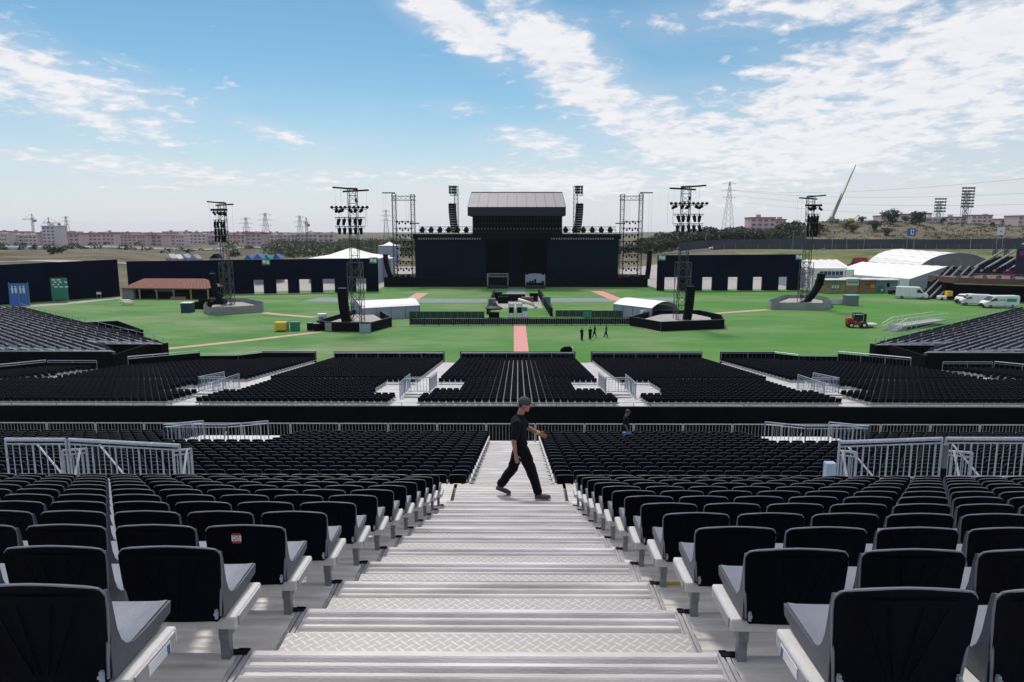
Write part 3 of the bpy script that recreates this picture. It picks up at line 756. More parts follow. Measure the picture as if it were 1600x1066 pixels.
for sgn, s_ in ((-1, 'left'), (1, 'right')):
    S = lambda x, y, z: (sgn * x, y, z)
    frail([S(23, 78.5, .55), S(29, 78.5, .55), S(30.9, 76.4, .6), S(34.8, 75.6, .7)], 1.1, 'cranked front railing of the outer %s block of the lower stand' % s_)
    frail([S(34.8, 75.6, .7), S(39, 69.0, 1.2)], 1.5, 'sloping side railing of the outer %s block beside the turf' % s_, sp_=.35, r=.035)
    frail([S(41.2, 67.4, 1.3), S(46, 67.4, 1.3)], 1.3, 'flat front railing of the far %s wing' % s_)
    frail([S(46.2, 67.4, 1.3), S(49.5, 57, 2.2)], 1.35, 'slanting railing at the outer edge of the far %s wing' % s_)
    xi = 8.25 if sgn < 0 else 6.35
# stair wells with railings in the aisles
for sgn, s_, q0 in ((-1, 'left', 7.3), (1, 'right', 7.3), (-1, 'far left', 22.2), (1, 'far right', 22.2)):
    zz = lowz(5); a, b_ = q0 + .9, q0 - .9
    if q0 > 10: a, b_ = q0 - .95, q0 + 1.05; 
    X = lambda v: sgn * v
    segs = [((X(a), 47.8, lowz(4)), (X(a), 52.5, lowz(8))), ((X(a), 50, zz), (X(b_), 50, zz)), ((X(b_), 50, zz), (X(b_), 54.5, lowz(11)))]
    railing('well_railing', 'railing round the stair opening in the %s aisle of the lower stand' % s_, 'railings round the lower stair openings', segs, 1.15, .032, .22, brace=[((X(a) * .98, 49, zz), (X(a) * .98, 50, zz + .9))])
    t = thing('stairwell', 'dark sunken steps inside the %s aisle of the lower stand' % s_, 'stairs', (X(q0), 48.8, lowz(5)), 0, 'sunken steps in the lower stand')
    st_ = MB()
    for i in range(3): st_.box(-.7, .7, -.9 + i * .4, -.6 + i * .4, .02, .04 + .10 * i)
    st_.build('tread', 'alu', t); MB().box(-.75, .75, .3, 1.0, .02, .05).build('opening', 'blackmetal', t)

# ------------------------------------------------------------ angled side stands
for sgn, s_ in ((-1, 'left'), (1, 'right')):
    S = lambda x, y, z: (sgn * x, y, z)
    t = thing('side_grandstand', 'angled low side stand of dark seats with black skirt, %s of the pitch' % s_, 'grandstand')
    P0 = Vector((43.0, 84.0)); P1 = Vector((88.0, 123.5)); d = (P1 - P0).normalized(); nrm = Vector((d.y, -d.x))  # behind the front edge (mirrored X)
    if nrm.y > 0: nrm = -nrm
    dk = MB(); wdots = MB(); nrows = 34; ZF, RS = 1.55, .05; DP = .95
    for r in range(nrows):
        a0 = r * DP
        Lmax = (P1 - P0).length
        s0 = 0
        # near cut: y >= 76.2 (rows deeper than the extension start further out)
        lim = 84.0 if r < 7 else 76.2
        p = P0 + nrm * a0
        # distance along the row where y reaches the cut
        s0 = max(0, (lim - p.y) / d.y) if r >= 7 else (84.0 - p.y) / d.y
        if r >= 7: s0 = max((76.2 - p.y) / d.y, (44.6 - p.x) / d.x)
        s0 = max(s0, 0 if r < 7 else s0)
        A = P0 + nrm * a0 + d * s0; B = P0 + nrm * a0 + d * Lmax; A2 = A + nrm * DP; B2 = B + nrm * DP; z = ZF + RS * r
        if s0 >= Lmax: continue
        lst = [S(A.x, A.y, 0), S(B.x, B.y, 0), S(B2.x, B2.y, 0), S(A2.x, A2.y, 0)]
        dk.quadbox([Vector(p_) for p_ in lst] + [Vector((p_[0], p_[1], z)) for p_ in lst])
        L = Lmax - s0; n = int(L / .5)
        for i in range(n):
            if (i % 15) == 3: cc = A + d * (.35 + i * .5) + nrm * .3; wdots.quadbox([S(cc.x - .16, cc.y, z), S(cc.x + .16, cc.y, z), S(cc.x + .16, cc.y + .3, z), S(cc.x - .16, cc.y + .3, z), S(cc.x - .16, cc.y, z + .3), S(cc.x + .16, cc.y, z + .3), S(cc.x + .16, cc.y + .3, z + .3), S(cc.x - .16, cc.y + .3, z + .3)]); continue
            c = A + d * (.35 + i * .5) + nrm * .45
            if sgn * c.x < -100: continue
            face = math.atan2(-(-nrm.x) * 1, 1)
            ang = math.atan2(nrm.x * 1.0, -nrm.y) * 1
            # seats look away from nrm
            look = Vector((-nrm.x * sgn, -nrm.y)); rz = math.atan2(-look.x, look.y)
            farseats.append((sgn * c.x, c.y, z + .2, rz, 2))
    dk.build('deck', 'sidedeck', t); tag(wdots.build('beam_ends', 'alu', t), kind='stuff')
    sk = MB(); 
    for (a, b_, zt) in (((43.0, 84.0), (88, 123.5), 1.6),):
        sk.quadbox([S(a[0] - .1, a[1] + .1, 0), S(b_[0] - .1, b_[1] + .1, 0), S(b_[0], b_[1] + .3, 0), S(a[0], a[1] + .3, 0), S(a[0] - .1, a[1] + .1, zt), S(b_[0] - .1, b_[1] + .1, zt), S(b_[0], b_[1] + .3, zt), S(a[0], a[1] + .3, zt)])
    x0, x1 = sorted((sgn * 42.6, sgn * 49.5)); sk.box(x0, x1, 83.0, 83.15, 0, 1.68)
    x0, x1 = sorted((sgn * 44.2, sgn * 86)); sk.box(x0, x1, 75.1, 75.3, 0, 2.15)
    x0, x1 = sorted((sgn * 42.6, sgn * 42.9)); sk.box(x0, x1, 83.15, 84.4, 0, 1.66)
    x0, x1 = sorted((sgn * 44.1, sgn * 44.4)); sk.box(x0, x1, 75.3, 83.0, 0, 1.75)
    sk.build('black_skirt', 'black', t)
    ed = MB(); x0, x1 = sorted((sgn * 44.2, sgn * 86)); ed.box(x0, x1, 75.05, 75.2, 2.15, 2.23); x0, x1 = sorted((sgn * 42.6, sgn * 49.5)); ed.box(x0, x1, 82.95, 83.1, 1.68, 1.74)
    ed.build('edge_strip', 'alu2', t)
    t2 = thing('front_rail', 'thin railing along the front edge of the %s side stand' % s_, 'railing'); e2 = MB(); e3 = MB()
    Lr = (P1 - P0).length; nn_ = 22
    for i in range(nn_):
        a = P0 + d * (Lr * i / nn_); b_ = P0 + d * (Lr * (i + 1) / nn_)
        e2.bar(S(a.x, a.y, 2.35), S(b_.x, b_.y, 2.35), .03); e3.bar(S(a.x, a.y, 1.4), S(a.x, a.y, 2.35), .03)
    e2.build('top_rail', 'galv', t2); e3.build('upright', 'galv', t2)
# long-distance seats in one mesh
def lowpoly_seat(kind):
    v, f = [], []
    if kind == 1:
        out = [(-.19, .0), (.19, .0), (.205, .22), (.198, .29), (.165, .317), (0, .327), (-.165, .317), (-.198, .29), (-.205, .22)]
    else: out = [(-.185, .0), (.185, .0), (.198, .29), (.14, .33), (-.14, .33), (-.198, .29)]
    n = len(out)
    for yo in (0, .03):
        for (x, z) in out: v.append((x, -.02 - (z - .06) * .2 + yo - .02, z))
    f.append(list(range(n))); f.append([2 * n - 1 - i for i in range(n)])
    for i in range(n): f.append([i, n + i, n + (i + 1) % n, (i + 1) % n])
    k = len(v); b_ = [(-.185, -.02, .03), (.185, -.02, .03), (.185, .30, .04), (-.185, .30, .04)]
    v += b_ + [(x, y, z + .03) for x, y, z in b_]
    for q_ in ((3, 2, 1, 0), (4, 5, 6, 7), (0, 1, 5, 4), (1, 2, 6, 5), (2, 3, 7, 6), (3, 0, 4, 7)): f.append([k + i for i in q_])
    return np.array(v), f
V, Fc, mi = [], [], []; off = 0
for kind in (0, 1, 2):
    pv, pf = lowpoly_seat(kind)
    for (x, y, z, rz, kd) in farseats:
        if kd != kind: continue
        c, s = math.cos(rz), math.sin(rz); q_ = pv.copy(); jit = random.uniform(-.008, .008)
        X = q_[:, 0] * c - q_[:, 1] * s + x; Y = q_[:, 0] * s + q_[:, 1] * c + y + jit
        V.append(np.stack([X, Y, q_[:, 2] + z], 1)); Fc += [[i + off for i in ff] for ff in pf]; off += len(pv)
        nn_ = len(pf) - 8; b0_ = 1 if kind == 2 else 0; mi += [b0_, b0_] + [b0_ if i < (2 if kind == 1 else 1) or i > nn_ - (2 if kind == 1 else 2) else 3 for i in range(nn_)] + [2] * 6
me = bpy.data.meshes.new('stadium_seats'); me.from_pydata(np.concatenate(V).tolist(), [], Fc); me.materials.append(M['seatfar']); me.materials.append(M['navyseat']); me.materials.append(M['seat']); me.materials.append(M['rimfar'])
me.polygons.foreach_set('material_index', mi)
tag(link('stadium_seats', me), 'countless black seats filling the lower, side and farther near stands', 'seats', kind='stuff')
print('individual seats', nind, 'far seats', len(farseats))
#PART2
# ============================================================ STAGE
YS = 191.0                      # distance of the stage front
def sx(x, Y=YS): return at(x, 446, Y).x
def sz(y, Y=YS): return at(809, y, Y).z
st = thing('concert_stage', 'huge black concert stage with two wide screens and grey canopy roof', 'stage', (0, 0, 0))
mb = MB(); mb.box(sx(600), sx(1012), YS, YS + 16, 0, sz(434)); mb.build('platform', 'blackmetal', st)
mb = MB()
for i in range(48): x = sx(604) + i * (sx(1008) - sx(604)) / 47; mb.box(x - .05, x + .05, YS - .12, YS, 0, sz(435))
mb.box(sx(600), sx(1012), YS - .14, YS, sz(434) - .12, sz(434) + .02); mb.build('platform_cladding', 'navy', st)
zt = sz(374)
for (a, b_) in ((648, 760), (855, 967)):
    MB().box(sx(a), sx(b_), YS + 2, YS + 2.6, sz(434), zt).build('led_screen', 'screen', st)
MB().box(sx(795), sx(818), YS + 12, YS + 12.6, sz(434), sz(366)).build('centre_screen', 'screen', st)
MB().box(sx(640), sx(975), YS + 13, YS + 13.6, 0, sz(366)).build('back_wall', 'black', st)
mb = MB(); mb.box(sx(645), sx(970), YS + 1.6, YS + 13, zt, sz(366)); mb.build('lighting_header', 'blackmetal', st)
mb = MB()
for i in range(26):
    for a in (655, 862): x = sx(a + i * 3.8); mb.box(x - .14, x + .14, YS + 1.2, YS + 1.6, zt - .1, zt + .35)
mb.build('header_lamps', 'alu2', st)
mb = MB(); mb.box(sx(738), sx(878), YS + 3, YS + 13, sz(366), sz(335)); mb.build('upper_house', 'black', st)
mb = MB()
for i in range(27): x = sx(742 + i * 5.1); mb.ell((x, YS + 2.8, sz(357.5)), .2, .2, .22, 6, 4)
mb.build('lamp_row', 'alu2', st)
mb = MB()
for i in range(30): x = sx(739 + i * 4.8); mb.bar((x, YS + 2.9, sz(366)), (x, YS + 2.9, sz(336)), .05)
for y in (341, 349, 363): mb.bar((sx(738), YS + 2.9, sz(y)), (sx(878), YS + 2.9, sz(y)), .06)
mb.build('front_truss', 'truss', st)
# canopy: low fascia and a membrane slope that rises to a ridge behind
a, b_ = sx(732.5), sx(882)
mb = MB(); mb.box(a, b_, YS - 2, YS - 1.7, sz(337.5), sz(324)); mb.box(a, a + .3, YS - 1.7, YS + 15, sz(337.5), sz(324)); mb.box(b_ - .3, b_, YS - 1.7, YS + 15, sz(337.5), sz(324)); mb.build('roof_fascia', 'fascia', st)
mb = MB(); z0 = sz(324) + .02; z1 = z0 + 4.2; n = 20
for i in range(n):
    x0, x1 = a + (b_ - a) * i / n, a + (b_ - a) * (i + 1) / n; c = (a + b_) / 2
    f = lambda x: c + (x - c) * .965
    mb.poly([(x0, YS - 2, z0), (x1, YS - 2, z0), (f(x1), YS + 7, z1), (f(x0), YS + 7, z1)])
    mb.poly([(f(x0), YS + 7, z1), (f(x1), YS + 7, z1), (x1, YS + 16, z0), (x0, YS + 16, z0)])
mb.poly([(a, YS - 2, z0), (a + .45, YS + 7, z1), (a, YS + 16, z0)]); mb.poly([(b_, YS - 2, z0), (b_, YS + 16, z0), (b_ - .45, YS + 7, z1)])
mb.build('canopy_membrane', 'rooftop', st)
mb = MB()
for i in range(11): x = a + (b_ - a) * i / 10; c = (a + b_) / 2; mb.bar((x, YS - 2, z0 + .05), (c + (x - c) * .965, YS + 7, z1 + .05), .07)
mb.build('roof_ribs', 'truss', st)
mb = MB(); mb.bar((a + .5, YS + 7, z1 + .08), (b_ - .5, YS + 7, z1 + .08), .12); mb.build('ridge', 'truss', st)
# stage clutter: curved thrust on either side, risers, small roofs
for (x0, x1, lb, roof) in ((763, 794, 'left', False), (821, 850, 'right', True)):
    t = thing('stage_riser', 'equipment riser standing on the stage front, %s of the gap' % lb, 'riser', (sx((x0 + x1) / 2), YS - 4, 0))
    hw = (sx(x1) - sx(x0)) / 2
    MB().bbox(-hw, hw, -2, 2, 0, sz(444), .1).build('base', 'fascia', t)
    mb = MB()
    for xx in (-hw, hw):
        for yy in (-1.6, 1.6): mb.bar((xx, yy, sz(444)), (xx, yy, sz(427)), .1)
    if roof:
        P = [(-hw, sz(441)), (-hw, sz(430)), (-hw * .6, sz(427)), (0, sz(426.5)), (hw * .6, sz(427)), (hw, sz(430)), (hw, sz(441))]
        mbr = MB().prism([(p[0], 1.4, p[1]) for p in P], (0, .2, 0)); mbr.build('screen', 'tentgrey', t)
    else: mb.beamtruss((-hw, -1.6, sz(428)), (hw, -1.6, sz(428)), .8, .8, .07)
    mb.build('frame', 'galv', t)
    m2 = MB()
    for i in range(7): q = -hw + .5 + i * (2 * hw - 1) / 6; m2.bbox(q - .28, q + .28, -1.2, -.4, sz(444), sz(444) + random.uniform(.6, 1.7), .05)
    m2.build('equipment_cases', 'blackmetal', t)
# runway edges from the stage to the front pit
t = thing('runway_barrier', 'dark sloping barrier line running from stage to front pit, right side', 'barrier')
mb = MB(); p, q_ = G(842, 462), G(862, 495)
for i in range(16): a = p + (q_ - p) * i / 16; b_ = p + (q_ - p) * (i + .9) / 16; mb.box(min(a.x, b_.x) - .2, max(a.x, b_.x) + .2, min(a.y, b_.y), max(a.y, b_.y), 0, 1.5)
mb.build('panels', 'blackmetal', t)
t = thing('runway_barrier', 'dark sloping barrier line running from stage to front pit, left side', 'barrier')
mb = MB(); p, q_ = G(772, 462), G(762, 492)
for i in range(14): a = p + (q_ - p) * i / 14; b_ = p + (q_ - p) * (i + .9) / 14; mb.box(min(a.x, b_.x) - .2, max(a.x, b_.x) + .2, min(a.y, b_.y), max(a.y, b_.y), 0, 1.3)
mb.build('panels', 'blackmetal', t)
tag(MB().poly([(*G(775, 463), .03), (*G(843, 463), .03), (*G(848, 482), .03), (*G(770, 482), .03)][::-1]).build('pavement', 'gravel'), kind='structure')
tag(MB().poly([(*G(793, 452), .035), (*G(820, 452), .035), (*G(823, 463), .035), (*G(790, 463), .035)][::-1]).build('pavement', 'greytrack'), kind='structure')
k = 0
cases = [(786, 474, 'black', 2.2, 1.4, 1.4, 'blackmetal'), (779, 470, 'dark', 1.6, 1.5, 1.8, 'navy'), (801, 471, 'long black', 5.5, 1.2, 1.5, 'blackmetal'), (824, 474, 'brown', 2.5, 1.6, 1.3, 'brown'), (834, 471, 'dark', 1.8, 1.4, 1.7, 'navy'), (769, 478, 'grey', 1.4, 1.3, 1.5, 'post')]
for (x, y, c_, w_, dpt, hh, mm) in cases:
    k += 1; p = G(x, y); t = thing('flight_case', '%s equipment case on pale paving before the stage, %s from left' % (c_, ORD[sorted([q[0] for q in cases]).index(x) + 1]), 'case', (p.x, p.y, .035), 0, 'equipment cases before the stage')
    MB().bbox(-w_ / 2, w_ / 2, -dpt / 2, dpt / 2, .12, hh, .06).build('body', mm, t)
    m2 = MB(); [m2.bar((a, b_, 0), (a, b_, .12), .06, 6) for a in (-w_ * .4, w_ * .4) for b_ in (-.4, .4)]; m2.build('castors', 'tyre', t)
for (x, lb) in ((799, 'left'), (811.5, 'middle')):
    p = G(x, 497); t = thing('control_booth', 'white booth tower with dark opening behind the pit fence, %s one' % lb, 'booth', (p.x, p.y, .02), 0, 'white booths behind the pit fence')
    h_ = 2.9
    MB().box(-.5, .5, -.4, .4, 1.9, 2.6).build('head', 'white', t); MB().box(-.42, .42, -.42, .3, .9, 1.9).build('opening', 'blackmetal', t)
    MB().box(-.5, .5, -.4, .4, 0, .9).build('base', 'white', t)
    mb = MB(); [mb.bar((a, -.42, 0), (a, -.42, 2.6), .05) for a in (-.48, .48)]; mb.build('frame', 'alu2', t)
p = G(820, 497); t = thing('control_booth', 'teal and white booth right of the two booths behind the pit fence', 'booth', (p.x, p.y, .02)); MB().box(-.5, .5, -.4, .4, 0, 1.2).build('base', 'white', t); MB().box(-.45, .45, -.35, .35, 1.2, 1.9).build('head', 'teal', t)
p = G(822, 484); t = thing('white_duct', 'fat white hose lying slanted above the paving near the booths', 'duct', (p.x, p.y, 0)); MB().bar((-1.5, .6, 1.9), (1.6, -.5, 1.0), .33, 12).bar((1.6, -.5, 1.0), (2.0, -.6, .3), .3, 10).build('hose', 'tent', t, smooth=True)
p = G(854, 476); t = thing('teal_bin', 'teal plastic bin beside the grey track right of the runway', 'bin', (p.x, p.y, .02)); MB().bbox(-.8, .8, -.5, .5, .1, 1.5, .08).build('body', 'teal', t); MB().box(-.85, .85, -.55, .55, 1.5, 1.6).build('lid', 'teal', t)
# parasol
p = G(772, 497); t = thing('parasol', 'dark round parasol tent with pointed top behind the pit fence', 'parasol', (p.x, p.y, .02))
mb = MB(); n = 10; rr = 1.5
prof = [(rr, 1.55), (rr, 1.8), (.75, 2.15), (.3, 2.75), (.0, 2.95)]; 
for i in range(n):
    a0, a1 = 2 * math.pi * i / n, 2 * math.pi * (i + 1) / n
    for (r0_, z0_), (r1_, z1_) in zip(prof[:-1], prof[1:]): mb.poly([(r0_ * math.cos(a0), r0_ * math.sin(a0), z0_), (r0_ * math.cos(a1), r0_ * math.sin(a1), z0_), (r1_ * math.cos(a1), r1_ * math.sin(a1), z1_), (r1_ * math.cos(a0), r1_ * math.sin(a0), z1_)])
mb.build('canopy', 'fascia', t); MB().bar((0, 0, 0), (0, 0, 1.8), .05, 8).bar((-.9, 0, 0), (-.9, 0, 1.7), .04).bar((.9, 0, 0), (.9, 0, 1.7), .04).build('poles', 'alu2', t); MB().bbox(-.9, .9, -.3, .3, .1, 1.0, .05).build('counter', 'blackmetal', t)

def parray(name, lb, x, y, ztop, zbot, w_, dpt, curve, group=None, mast=None, face=0):
    """hung column of loudspeaker boxes, each a little turned"""
    t = thing(name, lb, 'speaker array', (x, y, 0), face, group); n = 12; h = (ztop - zbot) / n
    mb = MB()
    for i in range(n):
        f0, f1 = i / n, (i + 1) / n; o0, o1 = curve * (f0 ** 2), curve * (f1 ** 2)
        zt_, zb_ = ztop - i * h, ztop - (i + 1) * h + h * .08
        mb.quadbox([(-w_ / 2 + o1, -dpt / 2, zb_), (w_ / 2 + o1, -dpt / 2, zb_), (w_ / 2 + o1, dpt / 2, zb_), (-w_ / 2 + o1, dpt / 2, zb_), (-w_ / 2 + o0, -dpt / 2, zt_), (w_ / 2 + o0, -dpt / 2, zt_), (w_ / 2 + o0, dpt / 2, zt_), (-w_ / 2 + o0, dpt / 2, zt_)])
    mb.build('speaker_boxes', 'blackmetal', t)
    m2 = MB(); m2.box(-w_ * .45, w_ * .45, -dpt * .5, dpt * .5, ztop, ztop + h * .18); m2.bar((-w_ * .3, 0, ztop), (-w_ * .15, 0, ztop + h * .9), .05); m2.bar((w_ * .3, 0, ztop), (w_ * .15, 0, ztop + h * .9), .05); m2.build('hanging_frame', 'truss', t)
    return t
# two tall masts on the stage roof
for (x, lb, s_) in ((707, 'left', 1), (905, 'right', -1)):
    t = thing('light_mast', 'dark mast with lamp cluster rising above the %s stage screen' % lb, 'mast', (sx(x), YS + 5, 0))
    MB().lattice(s_ * .9, 0, sz(366), sz(289), 1.0, 1.2, .07).build('mast', 'truss', t)
    mb = MB()
    for i in range(3):
        for j in range(3): mb.bbox(-1.1 + i * .75, -.45 + i * .75, -.6, -.1, sz(301) + j * .72, sz(301) + .62 + j * .72, .05)
    mb.build('lamp_cluster', 'blackmetal', t); MB().beamtruss((-.9, 0, sz(303)), (1.2, 0, sz(303)), .5, .6, .06).build('crossbar', 'truss', t)
    parray('speaker_array', 'black hanging speaker column on the mast over the %s screen' % lb, sx(x) - s_ * .1, YS + 3.6, sz(318), sz(364), 2.0, 1.2, s_ * .7, 'speaker columns over the screens')
# top-of-screen trusses with moving lights
for (a, b_, lb) in ((652, 736, 'left'), (880, 965, 'right')):
    t = thing('roof_truss', 'lighting truss with clustered lamps on top of the %s screen' % lb, 'truss'); Y = YS + 6
    MB().beamtruss((sx(a), Y, sz(357)), (sx(b_), Y, sz(357)), .9, 1.2, .07).build('truss', 'truss', t)
    mb = MB(); [mb.bar((sx(a + i * (b_ - a) / 8), Y, sz(366)), (sx(a + i * (b_ - a) / 8), Y, sz(357)), .06) for i in range(9)]; mb.build('legs', 'truss', t)
    mb = MB()
    for i in range(6):
        c = sx(a + 5 + i * (b_ - a) / 6); mb.ell((c, Y - .4, sz(360)), .8, .5, .6, 6, 4); mb.box(c - .5, c + .5, Y - .6, Y, sz(364), sz(361.5)); mb.prism([(c - .7, Y, sz(358)), (c + .7, Y, sz(358)), (c, Y, sz(353))], (0, .4, 0))
    mb.build('lamps', 'blackmetal', t)
# side scaffold towers
for s_, lb in ((-1, 'left'), (1, 'right')):
    c = 808.5; X = lambda x: sx(c + s_ * (c - x)) if s_ > 0 else sx(x)
    Y = YS + 3
    t = thing('side_light_tower', 'open scaffold gate of lamp rows standing %s of the stage' % lb, 'light tower')
    for xx, w_ in ((616, 1.0), (645, 1.0)): MB().lattice(X(xx), Y, sz(436), sz(302 if xx == 616 else 303), w_, 1.3, .075).build('mast', 'truss', t)
    MB().beamtruss((X(612), Y, sz(309)), (X(650), Y, sz(309)), 1.1, 1.1, .08).build('top_beam', 'truss', t)
    mb = MB(); mb.bar((X(598), Y, sz(300.5)), (X(618), Y, sz(300.5)), .2); mb.bar((X(643), Y, sz(349)), (X(655), Y, sz(349)), .2); mb.build('cable_arm', 'truss', t)
    mb = MB(); [mb.bar((X(q), Y, sz(300)), (X(q) + .3 * s_ * 0, Y, sz(392)), .018) for q in (599, 603)]; [mb.bar((X(q), Y, sz(312)), (X(q), Y, sz(345)), .02) for q in (634, 638)]; mb.build('cables', 'truss', t)
    for i in range(9):
        zz = sz(346 + i * 10.6); mb = MB(); mb.bar((X(615), Y - .3, zz), (X(646), Y - .3, zz), .09)
        for j in range(6):
            xx = X(620 + j * 4.4); mb.bar((xx, Y - .3, zz), (xx, Y - .3, zz - .35), .06); mb.ell((xx + random.uniform(-.1, .1), Y - .5, zz - (.5 if (j + i) % 2 else .1)), .27, .3, .36, 6, 4)
        mb.build('lamp_row', 'blackmetal', t)
    m2 = MB()
    for i in range(9): q = X(608 + i * 4.5); m2.bbox(q - .4, q + .4, Y - 4, Y - 3, sz(436), sz(436) + random.uniform(.5, 1.5), .06)
    m2.build('base_clutter', 'blackmetal', t)
    parray('speaker_array', 'curved black main speaker column at the %s end of stage' % lb, X(603.5), YS, sz(398 if s_ < 0 else 392), sz(440 if s_ < 0 else 436), 1.15, 1.3, -s_ * (1.9 if s_ < 0 else .5), 'main speaker columns')

# ------------------------------------------------------------ delay towers
def delay_tower(px, pybase, pytop, lb, rows, s_, arr, platlab, tilt=0, far=False):
    b_ = G(px, pybase); Y = b_.y; X = lambda x: at(x, pybase, Y).x; Z = lambda y: at(px, y, Y).z
    m1 = Y / FPX
    t = thing('delay_tower', lb, 'tower', (0, 0, 0), 0)
    w_ = (20 if not far else 15) * m1
    MB().lattice(b_.x, Y, 1.0, Z(pytop), w_ * .62, 1.15, .055, .034).build('mast', 'truss', t)
    MB().lattice(b_.x, Y, 1.0, Z(410), w_ * 1.02, 2.2, .07, .04).build('lower_mast', 'tower', t)
    mb = MB(); L = 24 * m1 if not far else 17 * m1
    s2_ = 1 if px < 809 else -1; L *= 1.25 if not far else 1.3; mb.bar((b_.x - s2_ * L, Y - .2, Z(pytop) + .1), (b_.x + s2_ * L * .25, Y + .3, Z(pytop + 2)), .17); mb.bar((b_.x - s2_ * L * .55, Y + .8, Z(pytop + 5)), (b_.x + s2_ * L * .85, Y - .4, Z(pytop + 3.5)), .17)
    mb.build('top_arm', 'blackmetal', t)
    mb = MB()
    for q in (-.9, -.6, .7): mb.bar((b_.x + L * q, Y, Z(pytop)), (b_.x + L * q, Y, Z(pytop + 60)), .012, 3)
    mb.build('cables', 'truss', t)
    for i, y in enumerate(rows):
        mb = MB(); hw = (27 if i == 0 else 23) * m1 * (.42 if far else 1); off = (4 * m1 if not far else 3 * m1) * -s_
        mb.bar((b_.x + off - hw, Y - .6, Z(y)), (b_.x + off + hw, Y - .6, Z(y)), .075); mb.bar((b_.x + off - hw, Y - .6, Z(y + 2.5)), (b_.x + off + hw, Y - .6, Z(y + 2.5)), .045)
        n = 5 if not far else 4
        for j in range(n):
            xx = b_.x + off - hw * .72 + j * 1.44 * hw / (n - 1)
            mb.bar((xx, Y - .6, Z(y)), (xx + .1, Y - .7, Z(y + 4)), .09)
            mb.bar((xx, Y - .7, Z(y + 3.2)), (xx + random.uniform(-.25, .25) * (3 if i == 0 else 1), Y - 1.0, Z(y + (12 if i else 7))), .30 if not far else .26, 7, .20)
        if i == 0:
            for j in range(9): xx = b_.x + off - hw + j * hw / 4; mb.ell((xx, Y - .6, Z(y - .8)), .26, .26, .24, 6, 4)
        mb.build('lamp_row', 'blackmetal', t)
    mb = MB()
    for q in (-20, 20): mb.bar((b_.x + q * m1 * (.42 if far else 1), Y - .6, Z(rows[0])), (b_.x + q * m1 * (.42 if far else 1), Y - .6, Z(rows[-1])), .02)
    mb.bbox(b_.x + 4 * m1, b_.x + 6.5 * m1, Y - .4, Y + .1, Z(pytop + 22), Z(pytop + 16), .03); mb.build('hangers', 'blackmetal', t)
    # speaker column
    parray('delay_speakers', arr[4], X((arr[0] + arr[1]) / 2), Y - 2, at(px, arr[2], Y - 2).z, max(1.1, at(px, arr[3], Y - 2).z), (arr[1] - arr[0]) * m1 * .95, 1.1, tilt, 'speaker columns on the delay towers')
    return b_, m1
tw = [delay_tower(558, 512, 294, 'tall black delay tower with lamp bars beside the left white tent', [325, 340, 354], 1, (535, 549, 451, 503, 'leaning black speaker column on the left inner delay tower'), 0, .5),
      delay_tower(1064, 509, 291, 'tall black delay tower with lamp bars beside the right white tent', [319, 335, 350], -1, (1066, 1078, 448, 500, 'black speaker column on the right inner delay tower'), 0, -.4),
      delay_tower(357, 484, 316, 'outer delay tower in front of the dark left wall', [329, 344, 355, 366], 1, (338, 346, 428, 476, 'slanting black speaker column on the far left tower'), 0, 1.6, True),
      delay_tower(1256, 481, 306, 'outer delay tower standing before the white marquees', [322, 335, 347, 358], -1, (1268, 1278, 428, 472, 'slanting black speaker column on the far right tower'), 0, -2.6, True)]
# the fenced platforms at their feet
def yard(lb, pts, hh, m_skirt, zdeck=1.05, platform=None, inner='gravel'):
    t = thing('tower_platform', lb, 'platform')
    P = [G(*p) for p in pts]
    mb = MB()
    for a, b_ in zip(P, P[1:] + P[:1]):
        d = (b_ - a); L = d.length; d.normalize(); n_ = Vector((-d.y, d.x)) * .06
        mb.quadbox([(*(a - n_), 0), (*(b_ - n_), 0), (*(b_ + n_), 0), (*(a + n_), 0), (*(a - n_), hh), (*(b_ - n_), hh), (*(b_ + n_), hh), (*(a + n_), hh)])
    mb.build('skirt_panels', m_skirt, t)
    c = sum(P, Vector((0, 0))) / len(P); Q = [c + (p - c) * .72 for p in P]
    MB().prism([(*q, 0) for q in Q], (0, 0, zdeck)).build('deck', inner, t)
    mb = MB()
    for a, b_ in zip(P, P[1:] + P[:1]):
        n = max(2, int((b_ - a).length / 2.2))
        for i in range(n): q = a + (b_ - a) * i / n; mb.bar((*q, 0), (*q, hh + .12), .06)
        mb.bar((*a, hh + .03), (*b_, hh + .03), .05)
    mb.build('posts', 'post', t); return t
yard('black fenced platform under the left inner delay tower', [(496, 516), (521, 518.5), (580, 519), (612, 510), (592, 498), (556, 497)], 1.45, 'blackmetal')
yard('black fenced platform under the right inner delay tower', [(984, 509), (1032, 518), (1131, 514), (1127, 506), (1092, 498), (1022, 498)], 1.45, 'blackmetal')
yard('grey round-cornered platform under the far left tower', [(319, 489), (328, 492.5), (350, 492.5), (410, 488), (412, 483), (385, 477), (350, 477), (322, 484)], 1.35, 'concrete', .9)
yard('grey round-cornered platform under the far right tower', [(1201, 480), (1205, 484), (1285, 485), (1298, 481), (1296, 476), (1270, 471), (1225, 471)], 1.35, 'concrete', .9)
